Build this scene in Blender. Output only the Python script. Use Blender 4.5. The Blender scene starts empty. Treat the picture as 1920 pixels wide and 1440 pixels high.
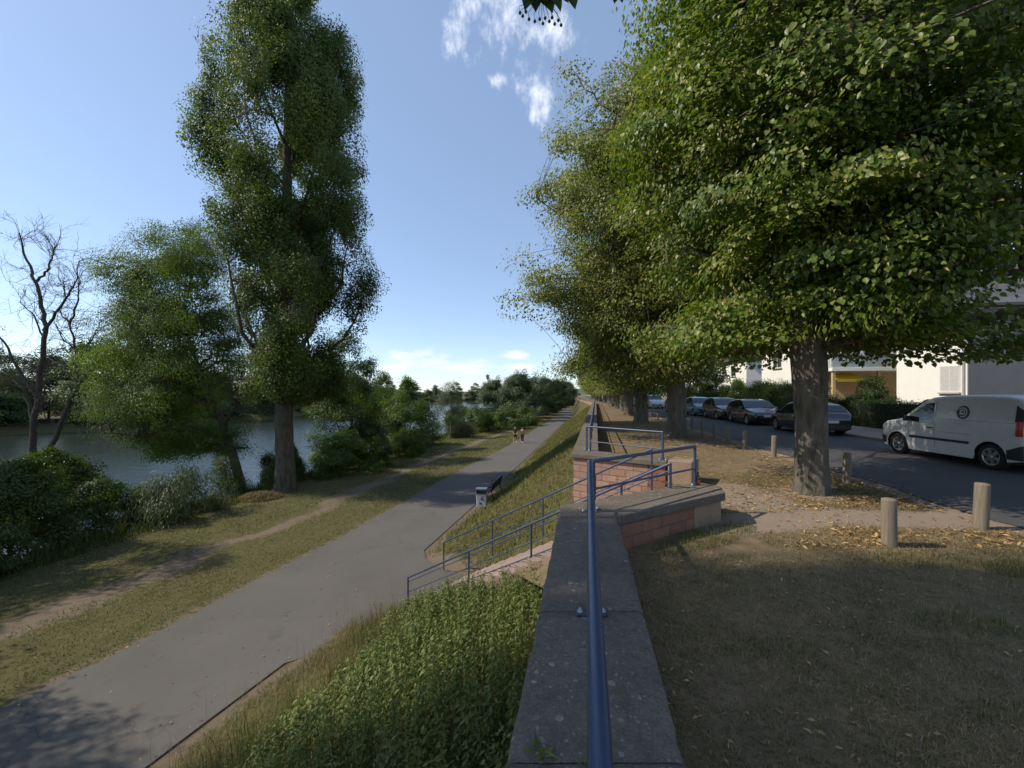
import bpy, bmesh, math, random
import numpy as np
from mathutils import Vector, Matrix, noise as mnoise

# ------------------------------------------------------------------ camera, sky, sun, exposure
S = bpy.context.scene
COL = S.collection
F = 750.0                      # focal length in photo pixels (1920 wide)
CZ = 1.85                      # camera height above the upper ground
cam_d = bpy.data.cameras.new('camera')
cam = bpy.data.objects.new('camera', cam_d); COL.objects.link(cam)
cam.location = (0, 0, CZ); cam.rotation_euler = (math.radians(90), 0, 0)
cam_d.sensor_width = 36; cam_d.lens = 36 * F / 1920; cam_d.shift_y = 18 / 1920
cam_d.clip_start = 0.05; cam_d.clip_end = 6000
S.camera = cam

SUN_EL = math.radians(43)
sun_dir = Vector((1, 0.03, -math.tan(SUN_EL))).normalized()      # the way the light travels
sd = bpy.data.lights.new('sun', 'SUN'); sd.energy = 2.7; sd.angle = math.radians(0.53); sd.color = (1, .90, .74)
so = bpy.data.objects.new('sun', sd); COL.objects.link(so)
so.rotation_euler = sun_dir.to_track_quat('-Z', 'Y').to_euler(); so.location = (-30, 0, 40)

W = bpy.data.worlds.new('World'); S.world = W; W.use_nodes = True
def build_world():
    nt = W.node_tree; n = nt.nodes; L = nt.links; n.clear()
    out = n.new('ShaderNodeOutputWorld'); bg = n.new('ShaderNodeBackground'); bg.inputs['Strength'].default_value = .15
    sky = n.new('ShaderNodeTexSky'); sky.sky_type = 'NISHITA'; sky.sun_disc = False
    sky.sun_elevation = SUN_EL; sky.sun_rotation = math.radians(-91.7)
    sky.air_density = .8; sky.dust_density = .35; sky.ozone_density = 2.2; sky.altitude = 100
    tc = n.new('ShaderNodeTexCoord')
    def math_(op, a, b=None, clamp=False):
        m = n.new('ShaderNodeMath'); m.operation = op; m.use_clamp = clamp
        for i, v in enumerate((a, b)):
            if v is None: continue
            if isinstance(v, (int, float)): m.inputs[i].default_value = v
            else: L.new(v, m.inputs[i])
        return m.outputs[0]
    def noise(scale, detail, rough, stretch):
        mp = n.new('ShaderNodeMapping'); mp.inputs['Scale'].default_value = stretch
        L.new(tc.outputs['Generated'], mp.inputs[0])
        t = n.new('ShaderNodeTexNoise'); t.inputs['Scale'].default_value = scale; t.inputs['Detail'].default_value = detail
        t.inputs['Roughness'].default_value = rough; L.new(mp.outputs[0], t.inputs[0]); return t.outputs[0]
    def blob(px, py, r0, stretch=1.0):
        # a soft round region of the sky around the direction of a cloud (stretch > 1: wider than tall)
        d = Vector(((px - 960) / F, 1, -(py - 738) / F)).normalized()
        vm = n.new('ShaderNodeVectorMath'); vm.operation = 'SUBTRACT'; L.new(tc.outputs['Generated'], vm.inputs[0]); vm.inputs[1].default_value = d
        vs = n.new('ShaderNodeVectorMath'); vs.operation = 'MULTIPLY'; L.new(vm.outputs[0], vs.inputs[0]); vs.inputs[1].default_value = (1, 1, stretch)
        vl = n.new('ShaderNodeVectorMath'); vl.operation = 'LENGTH'; L.new(vs.outputs[0], vl.inputs[0])
        mr = n.new('ShaderNodeMapRange'); mr.interpolation_type = 'SMOOTHSTEP'
        mr.inputs[1].default_value = r0; mr.inputs[2].default_value = r0 * .1; mr.inputs[3].default_value = 0; mr.inputs[4].default_value = 1
        L.new(vl.outputs['Value'], mr.inputs[0]); return mr.outputs[0]
    def maxof(lst):
        a = lst[0]
        for b in lst[1:]: a = math_('MAXIMUM', a, b)
        return a
    hi = maxof([blob(912, 0, .125), blob(1040, 58, .072), blob(890, 105, .045), blob(995, 130, .06, .55), blob(930, 150, .035, 1.6), blob(1012, 178, .06, .6), blob(862, 50, .06, .5)])
    lo = maxof([blob(800, 676, .13, 3.2), blob(760, 668, .07, 3), blob(968, 668, .075, 3.4), blob(880, 688, .15, 4.5), blob(965, 690, .09, 4), blob(740, 690, .10, 4)])
    nh = noise(13.0, 10, .66, (1.5, 1, .9)); nl = noise(13, 9, .64, (1, 1, 2.6))
    def edge(mask, nz, a, b):
        s = math_('ADD', math_('MULTIPLY', mask, .55), math_('MULTIPLY', math_('SUBTRACT', nz, .5), 2.3))
        mr = n.new('ShaderNodeMapRange'); mr.interpolation_type = 'SMOOTHSTEP'
        mr.inputs[1].default_value = a; mr.inputs[2].default_value = b
        L.new(s, mr.inputs[0])
        mm = n.new('ShaderNodeMapRange'); mm.inputs[1].default_value = 0; mm.inputs[2].default_value = .2
        L.new(mask, mm.inputs[0])
        return math_('MULTIPLY', mr.outputs[0], mm.outputs[0])
    def mixc(fac, A, B, mode='MIX'):
        m = n.new('ShaderNodeMix'); m.data_type = 'RGBA'; m.blend_type = mode
        for nm, v in (('Factor', fac), ('A', A), ('B', B)):
            if isinstance(v, (int, float)): m.inputs[nm].default_value = v
            elif isinstance(v, tuple): m.inputs[nm].default_value = (*v, 1)
            else: L.new(v, m.inputs[nm])
        return m.outputs['Result']
    c = mixc(1.0, sky.outputs[0], (1.06, 1.0, .93), 'MULTIPLY')
    c = mixc(.45, c, (1.35, 1.85, 2.75))                        # thin, even summer haze over the whole sky
    c = mixc(math_('MULTIPLY', edge(lo, nl, .12, .85), .85), c, (4.0, 4.0, 4.15))
    c = mixc(math_('MULTIPLY', edge(hi, nh, .24, 1.1), .85), c, (5.4, 5.5, 5.8))
    L.new(c, bg.inputs['Color'])
    L.new(bg.outputs[0], out.inputs[0])
build_world()
S.view_settings.view_transform = 'Standard'; S.view_settings.look = 'None'
S.view_settings.exposure = 0.82; S.view_settings.gamma = 1.0
S.cycles.max_bounces = 8; S.cycles.transparent_max_bounces = 6
S.cycles.diffuse_bounces = 5; S.cycles.glossy_bounces = 3; S.cycles.transmission_bounces = 6
S.cycles.use_denoising = True

R = math.radians
rng = np.random.default_rng(7)
random.seed(7)

def at(px, py, d):
    "world point of a photo pixel at depth d (used only to take measurements into the scene)"
    return Vector(((px - 960) / F * d, d, CZ - (py - 738) / F * d))

# ------------------------------------------------------------------ object helpers
def tag(o, label=None, cat=None, group=None, kind=None):
    if label: o['label'] = label
    if cat: o['category'] = cat
    if group: o['group'] = group
    if kind: o['kind'] = kind
    return o
def thing(name, label, cat, loc=(0, 0, 0), rz=0.0, group=None):
    o = bpy.data.objects.new(name, None); COL.objects.link(o); o.empty_display_size = .2
    o.location = loc; o.rotation_euler = (0, 0, rz)
    return tag(o, label, cat, group)
def link(name, me, mat=None, parent=None, label=None):
    o = bpy.data.objects.new(name, me); COL.objects.link(o)
    if mat is not None:
        for m in (mat if isinstance(mat, (list, tuple)) else [mat]): me.materials.append(m)
    if parent: o.parent = parent
    if label: o['label'] = label
    return o
def copy_tree(root, loc=None, rz=None, scale=None, label=None, group=None, mat=None):
    def rec(o, par):
        c = o.copy(); COL.objects.link(c)
        if par: c.parent = par
        for ch in o.children: rec(ch, c)
        return c
    r = rec(root, None)
    if loc is not None: r.location = loc
    if rz is not None: r.rotation_euler = (0, 0, rz)
    if scale is not None: r.scale = scale if isinstance(scale, (tuple, list)) else (scale,) * 3
    if label: r['label'] = label
    if group: r['group'] = group
    return r

def np_mesh(name, V, faces, var=None, smooth=False, uv=None):
    "V (n,3); faces (m,k) fixed size or a list of such arrays; var one float for each face"
    fl = faces if isinstance(faces, list) else [faces]
    fl = [np.asarray(f, dtype=np.int32) for f in fl if len(f)]
    me = bpy.data.meshes.new(name)
    V = np.asarray(V, dtype=np.float32)
    me.vertices.add(len(V)); me.vertices.foreach_set('co', V.ravel())
    loops = np.concatenate([f.ravel() for f in fl]); tot = np.concatenate([np.full(len(f), f.shape[1], np.int32) for f in fl])
    me.loops.add(len(loops)); me.loops.foreach_set('vertex_index', loops)
    start = np.concatenate([[0], np.cumsum(tot)[:-1]]).astype(np.int32)
    me.polygons.add(len(tot)); me.polygons.foreach_set('loop_start', start)
    try: me.polygons.foreach_set('loop_total', tot)
    except Exception: pass
    if smooth: me.polygons.foreach_set('use_smooth', np.ones(len(tot), bool))
    me.update(calc_edges=True)
    if var is not None:
        a = me.attributes.new('var', 'FLOAT', 'FACE'); a.data.foreach_set('value', np.asarray(var, np.float32))
    return me

class MB:
    "collects shapes into one mesh"
    def __init__(s): s.v = []; s.f = []; s.uv = []; s.sm = []
    def add(s, vs, fs, smooth=False, uvs=None):
        b = len(s.v); s.v += [tuple(v) for v in vs]
        for i, f in enumerate(fs):
            s.f.append([b + j for j in f]); s.sm.append(smooth); s.uv.append(uvs[i] if uvs else [(0, 0)] * len(f))
        return s
    def box(s, c, size, M=None, taper=1.0):
        x, y, z = [q / 2 for q in size]; vs = []
        for dz in (-1, 1):
            t = taper if dz > 0 else 1
            for dx, dy in ((-1, -1), (1, -1), (1, 1), (-1, 1)): vs.append(Vector((dx * x * t, dy * y * t, dz * z)))
        if M is not None: vs = [M @ v for v in vs]
        c = Vector(c); vs = [v + c for v in vs]
        return s.add(vs, [(3, 2, 1, 0), (4, 5, 6, 7), (0, 1, 5, 4), (1, 2, 6, 5), (2, 3, 7, 6), (3, 0, 4, 7)])
    def tube(s, pts, rad, n=8, caps=True, smooth=True):
        pts = [Vector(p) for p in pts]; m = len(pts)
        rad = rad if hasattr(rad, '__len__') else [rad] * m
        b = []; prev = None
        for i in range(m):
            t = (pts[min(i + 1, m - 1)] - pts[max(i - 1, 0)])
            t = t.normalized() if t.length > 1e-9 else Vector((0, 0, 1))
            if prev is None:
                a = Vector((0, 0, 1)) if abs(t.z) < .9 else Vector((1, 0, 0))
                u = t.cross(a).normalized()
            else:
                u = (prev - t * prev.dot(t)); u = u.normalized() if u.length > 1e-6 else t.orthogonal().normalized()
            prev = u; w = t.cross(u)
            for k in range(n):
                an = 2 * math.pi * k / n; b.append(pts[i] + (u * math.cos(an) + w * math.sin(an)) * rad[i])
        fs = []
        for i in range(m - 1):
            for k in range(n):
                k2 = (k + 1) % n; fs.append((i * n + k, i * n + k2, (i + 1) * n + k2, (i + 1) * n + k))
        s.add(b, fs, smooth)
        if caps:
            s.add([b[k] for k in range(n)], [tuple(range(n))[::-1]]); s.add([b[(m - 1) * n + k] for k in range(n)], [tuple(range(n))])
        return s
    def lathe(s, prof, n=24, c=(0, 0, 0), M=None, smooth=True):
        vs = []; c = Vector(c)
        for r, z in prof:
            for k in range(n):
                a = 2 * math.pi * k / n; v = Vector((r * math.cos(a), r * math.sin(a), z)); vs.append((M @ v if M is not None else v) + c)
        fs = []
        for i in range(len(prof) - 1):
            for k in range(n):
                k2 = (k + 1) % n; fs.append((i * n + k, i * n + k2, (i + 1) * n + k2, (i + 1) * n + k))
        return s.add(vs, fs, smooth)
    def prism(s, poly, z0, z1, top=True, bottom=True):
        "vertical prism over a counter-clockwise footprint, with uv = (run, height) on the sides"
        n = len(poly); run = 0
        zf0 = z0 if callable(z0) else (lambda x, y: z0); zf1 = z1 if callable(z1) else (lambda x, y: z1)
        lo = [Vector((x, y, zf0(x, y))) for x, y in poly]; hi = [Vector((x, y, zf1(x, y))) for x, y in poly]
        for i in range(n):
            j = (i + 1) % n; d = (lo[j].xy - lo[i].xy).length
            s.add([lo[i], lo[j], hi[j], hi[i]], [(0, 1, 2, 3)], uvs=[[(run, lo[i].z), (run + d, lo[j].z), (run + d, hi[j].z), (run, hi[i].z)]]); run += d
        if top: s.add(hi, [tuple(range(n))], uvs=[[(p.x, p.y) for p in hi]])
        if bottom: s.add(lo[::-1], [tuple(range(n))], uvs=[[(p.x, p.y) for p in lo[::-1]]])
        return s
    def grid(s, P, smooth=True):
        "P rows of equal length of points"
        m = len(P[0]); vs = [p for r in P for p in r]; fs = []
        for i in range(len(P) - 1):
            for k in range(m - 1): fs.append((i * m + k, i * m + k + 1, (i + 1) * m + k + 1, (i + 1) * m + k))
        return s.add(vs, fs, smooth)
    def mesh(s, name, weld=0.0, bevel=0.0, seg=2, fix=False):
        me = bpy.data.meshes.new(name); me.from_pydata([tuple(v) for v in s.v], [], s.f)
        me.polygons.foreach_set('use_smooth', s.sm)
        if any(any(q != (0, 0) for q in u) for u in s.uv):
            ul = me.uv_layers.new(name='UVMap'); ul.data.foreach_set('uv', [c for u in s.uv for q in u for c in q])
        if weld or bevel or fix:
            bm = bmesh.new(); bm.from_mesh(me)
            bmesh.ops.remove_doubles(bm, verts=bm.verts, dist=weld or 1e-5)
            if fix: bmesh.ops.recalc_face_normals(bm, faces=bm.faces)
            if bevel:
                es = [e for e in bm.edges if len(e.link_faces) == 2 and e.calc_face_angle(0) > R(30)]
                bmesh.ops.bevel(bm, geom=es, offset=bevel, segments=seg, affect='EDGES', profile=.5, clamp_overlap=True)
            bm.to_mesh(me); bm.free()
        me.update(); return me
    def build(s, name, mat, parent=None, label=None, **k): return link(name, s.mesh(name, **k), mat, parent, label)

# ------------------------------------------------------------------ materials
MATS = {}
class NB:
    def __init__(s, name):
        s.m = bpy.data.materials.new(name); s.m.use_nodes = True; s.t = s.m.node_tree; s.n = s.t.nodes; s.L = s.t.links
        s.p = s.n['Principled BSDF']; s.out = s.n['Material Output']; s.tc = s.n.new('ShaderNodeTexCoord'); s._c = 'Object'
        MATS[name] = s.m
    def set(s, **k):
        for a, v in k.items(): s.p.inputs[a.replace('_', ' ')].default_value = v
        return s
    def noise(s, scale, detail=4, rough=.55, stretch=None, coord=None, dist=0.0):
        t = s.n.new('ShaderNodeTexNoise'); t.inputs['Scale'].default_value = scale; t.inputs['Detail'].default_value = detail; t.inputs['Roughness'].default_value = rough
        t.inputs['Distortion'].default_value = dist
        src = s.tc.outputs[coord or s._c]
        if stretch:
            mp = s.n.new('ShaderNodeMapping'); mp.inputs['Scale'].default_value = stretch; s.L.new(src, mp.inputs[0]); src = mp.outputs[0]
        s.L.new(src, t.inputs['Vector']); return t.outputs[0]
    def vor(s, scale, feature='F1', stretch=None, out='Distance', rnd=1.0, coord=None):
        t = s.n.new('ShaderNodeTexVoronoi'); t.feature = feature; t.inputs['Scale'].default_value = scale; t.inputs['Randomness'].default_value = rnd
        src = s.tc.outputs[coord or s._c]
        if stretch:
            mp = s.n.new('ShaderNodeMapping'); mp.inputs['Scale'].default_value = stretch; s.L.new(src, mp.inputs[0]); src = mp.outputs[0]
        s.L.new(src, t.inputs['Vector']); return t.outputs[out]
    def ramp(s, fac, stops, interp='LINEAR'):
        r = s.n.new('ShaderNodeValToRGB'); cr = r.color_ramp; cr.interpolation = interp
        while len(cr.elements) > 1: cr.elements.remove(cr.elements[-1])
        for i, (p, c) in enumerate(stops):
            e = cr.elements[0] if i == 0 else cr.elements.new(p)
            e.position = p; e.color = (c, c, c, 1) if isinstance(c, (int, float)) else (*c, 1)
        s.L.new(fac, r.inputs[0]); return r.outputs[0]
    def mix(s, fac, a, b, mode='MIX'):
        m = s.n.new('ShaderNodeMix'); m.data_type = 'RGBA'; m.blend_type = mode
        for nm, v in (('Factor', fac), ('A', a), ('B', b)):
            if isinstance(v, (int, float)): m.inputs[nm].default_value = v if nm == 'Factor' else (v, v, v, 1)
            elif isinstance(v, tuple): m.inputs[nm].default_value = (*v, 1)
            else: s.L.new(v, m.inputs[nm])
        return m.outputs['Result']
    def math(s, op, a, b=0.0, clamp=False):
        m = s.n.new('ShaderNodeMath'); m.operation = op; m.use_clamp = clamp
        for i, v in enumerate((a, b)):
            if isinstance(v, (int, float)): m.inputs[i].default_value = v
            else: s.L.new(v, m.inputs[i])
        return m.outputs[0]
    def attr(s, name, out='Fac'):
        a = s.n.new('ShaderNodeAttribute'); a.attribute_name = name; return a.outputs[out]
    def color(s, c): s.L.new(c, s.p.inputs['Base Color']); return s
    def rough(s, c): s.L.new(c, s.p.inputs['Roughness']); return s
    def bump(s, h, strength=.5, dist=.01):
        b = s.n.new('ShaderNodeBump'); b.inputs['Strength'].default_value = strength; b.inputs['Distance'].default_value = dist
        s.L.new(h, b.inputs['Height']); s.L.new(b.outputs[0], s.p.inputs['Normal']); return s
    def rand(s): return s.n.new('ShaderNodeObjectInfo').outputs['Random']

def flat(name, c, rough=.6, metal=0.0, var=.12, scale=6.0, coat=0.0, spec=.5):
    b = NB(name); nz = b.noise(scale, 5)
    b.color(b.mix(b.ramp(nz, [(.3, 0), (.7, 1)]), tuple(x * (1 - var) for x in c), tuple(min(1, x * (1 + var)) for x in c)))
    b.set(Roughness=rough, Metallic=metal, Coat_Weight=coat); b.p.inputs['Specular IOR Level'].default_value = spec
    return b.m
def leafmat(name, dark, mid, light, pale=None, pale_at=.9, trans=.35, rough=.45, clump=.35, spec=.35):
    b = NB(name); v = b.attr('var')
    st = [(0, dark), (.45, mid), (.8 if pale is None else pale_at - .06, light)]
    if pale is not None: st += [(pale_at, pale)]
    c = b.ramp(v, st)
    nz = b.noise(clump, 3)
    c = b.mix(1.0, c, b.ramp(nz, [(.3, (.78, .84, .82)), (.7, (1.2, 1.14, 1.0))]), 'MULTIPLY')
    b.color(c).set(Roughness=rough); b.p.inputs['Specular IOR Level'].default_value = spec
    tr = b.n.new('ShaderNodeBsdfTranslucent'); b.L.new(b.mix(1.0, c, (1.1, 1.25, .6), 'MULTIPLY'), tr.inputs[0])
    mx = b.n.new('ShaderNodeMixShader'); mx.inputs[0].default_value = trans
    b.L.new(b.p.outputs[0], mx.inputs[1]); b.L.new(tr.outputs[0], mx.inputs[2]); b.L.new(mx.outputs[0], b.out.inputs[0])
    return b.m
def barkmat(name, c1, c2, sx=9, sz=1.6, strength=.9, dist=.03):
    b = NB(name)
    v = b.vor(sx, 'F1', (1, 1, sz / sx * 2)); nz = b.noise(sx * 1.5, 6, .65, (1, 1, .25), dist=1.5); n2 = b.noise(1.4, 4)
    h = b.math('ADD', b.math('MULTIPLY', v, .6), nz)
    c = b.mix(b.ramp(h, [(.35, 0), (.95, 1)]), c1, c2); c = b.mix(b.ramp(n2, [(.4, 0), (.75, .45)]), c, (.10, .11, .06))
    b.color(c).set(Roughness=.92).bump(h, strength, dist); b.p.inputs['Specular IOR Level'].default_value = .2
    return b.m

leafmat('linden_leaf', (.068, .118, .018), (.135, .192, .030), (.185, .232, .044), (.44, .36, .16), .90, .44, .40, .45)
leafmat('far_linden_leaf', (.085, .122, .022), (.160, .198, .036), (.215, .232, .050), (.38, .34, .15), .84, .44, .45, .3)
leafmat('poplar_leaf', (.068, .106, .028), (.118, .162, .044), (.165, .205, .060), (.16, .175, .08), .95, .44, .50, .3, .25)
leafmat('locust_leaf', (.078, .130, .026), (.130, .188, .038), (.175, .23, .052), None, trans=.42, rough=.5, clump=.3)
leafmat('bush_leaf', (.044, .080, .017), (.076, .122, .026), (.110, .158, .036), None, trans=.32, clump=.5)
leafmat('bright_bush_leaf', (.058, .105, .018), (.100, .165, .028), (.140, .200, .040), None, trans=.4, clump=.5)
leafmat('willow_leaf', (.055, .080, .038), (.090, .118, .060), (.130, .155, .085), None, trans=.3, clump=.5)
leafmat('far_leaf', (.036, .064, .024), (.062, .094, .034), (.090, .122, .046), None, trans=.25, clump=.15)
leafmat('hedge_leaf', (.025, .05, .010), (.045, .08, .016), (.075, .11, .024), None, trans=.25, clump=.8)
leafmat('nettle_leaf', (.072, .108, .022), (.135, .178, .040), (.19, .225, .062), (.24, .24, .10), .94, .36, .5, .8)
leafmat('green_blade', (.065, .088, .018), (.105, .125, .030), (.17, .165, .055), (.30, .24, .11), .84, .3, .6, .6)
leafmat('dry_blade', (.16, .122, .066), (.27, .205, .112), (.37, .285, .165), (.12, .135, .045), .86, .25, .7, .8)
leafmat('fallen_leaf', (.20, .11, .055), (.38, .235, .12), (.52, .36, .20), (.28, .13, .06), .9, .15, .65, .8)
leafmat('berry_leaf', (.03, .055, .012), (.05, .085, .018), (.07, .11, .022), None, trans=.3, clump=4)
barkmat('linden_bark', (.05, .042, .034), (.19, .165, .135), 8, 1.1, 1.0, .08)
barkmat('poplar_bark', (.05, .042, .034), (.17, .14, .112), 6, 1.0, 1.0, .06)
barkmat('dead_bark', (.05, .038, .032), (.13, .10, .082), 12, 2)
barkmat('thin_bark', (.06, .05, .038), (.15, .125, .095), 14, 2)

def ground_materials():
    # dry meadow with dirt where people walk; "dirt" is a per-vertex wear mask
    for nm, g1, g2, g3, d1, d2 in (
        ('meadow_ground', (.105, .094, .040), (.072, .080, .027), (.155, .130, .064), (.140, .108, .076), (.180, .140, .102)),
        ('lawn_ground', (.205, .150, .090), (.140, .115, .064), (.285, .212, .130), (.22, .172, .130), (.29, .23, .178))):
        b = NB(nm); n1 = b.noise(.55, 6, .6); n2 = b.noise(5, 6, .65); n3 = b.noise(60, 4, .7); d = b.attr('dirt')
        c = b.mix(b.ramp(n1, [(.35, 0), (.65, 1)]), g1, g2); c = b.mix(b.ramp(n2, [(.42, 0), (.7, .9)]), c, g3)
        c = b.mix(b.ramp(n3, [(.3, .55), (.7, 0)]), c, tuple(x * .55 for x in g1))
        dc = b.mix(n2, d1, d2); dc = b.mix(b.ramp(n3, [(.55, 0), (.75, .5)]), dc, tuple(x * 1.35 for x in d2))
        m = b.math('ADD', d, b.math('MULTIPLY', b.math('SUBTRACT', n2, .5), .9))
        c = b.mix(b.ramp(m, [(.38, 0), (.62, 1)]), c, dc)
        b.color(c).set(Roughness=.95).bump(b.math('ADD', n2, b.math('MULTIPLY', n3, .5)), .8, .03); b.p.inputs['Specular IOR Level'].default_value = .15
    b = NB('asphalt'); n1 = b.noise(.5, 5, .6); n2 = b.noise(7, 5, .7); n3 = b.noise(260, 2, .6); vc = b.vor(2.2, 'DISTANCE_TO_EDGE')
    c = b.mix(b.ramp(n1, [(.3, 0), (.7, 1)]), (.098, .090, .080), (.128, .118, .105)); c = b.mix(b.ramp(n2, [(.5, 0), (.8, .3)]), c, (.080, .074, .066))
    c = b.mix(b.ramp(n3, [(.35, .35), (.65, 0)]), c, (.06, .056, .05))
    st_ = b.ramp(b.noise(.9, 3, .5, (1.4, .55, 1)), [(.66, 0), (.72, .55)]); c = b.mix(b.math('MULTIPLY', st_, b.ramp(n2, [(.35, .2), (.6, 1)])), c, (.062, .058, .054))
    cw = b.n.new('ShaderNodeMapping'); cv = b.n.new('ShaderNodeTexVoronoi'); cv.feature = 'DISTANCE_TO_EDGE'; cv.inputs['Scale'].default_value = .42
    wv = b.n.new('ShaderNodeVectorMath'); wv.operation = 'ADD'; b.L.new(b.tc.outputs['Object'], wv.inputs[0]); wn = b.n.new('ShaderNodeTexNoise'); wn.inputs['Scale'].default_value = 2.2; wn.inputs['Detail'].default_value = 5; b.L.new(b.tc.outputs['Object'], wn.inputs[0]); b.L.new(wn.outputs['Color'], wv.inputs[1]); b.L.new(wv.outputs[0], cv.inputs['Vector'])
    ck = b.math('MULTIPLY', b.ramp(cv.outputs['Distance'], [(.0, .8), (.006, 0)]), b.ramp(b.noise(.35, 2), [(.5, 0), (.58, 1)])); c = b.mix(ck, c, (.035, .032, .03)); b.color(c).set(Roughness=.9).bump(n3, .4, .004)
    b = NB('road_asphalt'); n1 = b.noise(.4, 5, .6); n2 = b.noise(6, 5, .7); n3 = b.noise(220, 2, .6)
    c = b.mix(b.ramp(n1, [(.3, 0), (.7, 1)]), (.050, .048, .046), (.072, .069, .065)); c = b.mix(b.ramp(n2, [(.5, 0), (.8, .4)]), c, (.06, .06, .06))
    c = b.mix(b.ramp(n3, [(.35, .35), (.65, 0)]), c, (.05, .05, .05)); b.color(c).set(Roughness=.85).bump(n3, .4, .004)
    b = NB('pavement'); n1 = b.noise(.8, 5, .6); n2 = b.noise(40, 4, .7)
    b.color(b.mix(b.ramp(n2, [(.35, .4), (.7, 0)]), b.mix(n1, (.25, .19, .145), (.34, .27, .21)), (.16, .12, .09))).set(Roughness=.95).bump(n2, .4, .01)
    b = NB('water'); b.set(Roughness=.06, Base_Color=(.028, .040, .034, 1), IOR=1.33)
    w1 = b.noise(1.3, 4, .6, (.35, 1.5, 1)); w2 = b.noise(5, 3, .6, (.4, 1.3, 1)); w3 = b.noise(.12, 3, .5)
    b.bump(b.math('ADD', b.math('MULTIPLY', w1, b.ramp(w3, [(.3, .5), (.7, 1)])), b.math('MULTIPLY', w2, .35)), .34, .22)
ground_materials()

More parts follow.
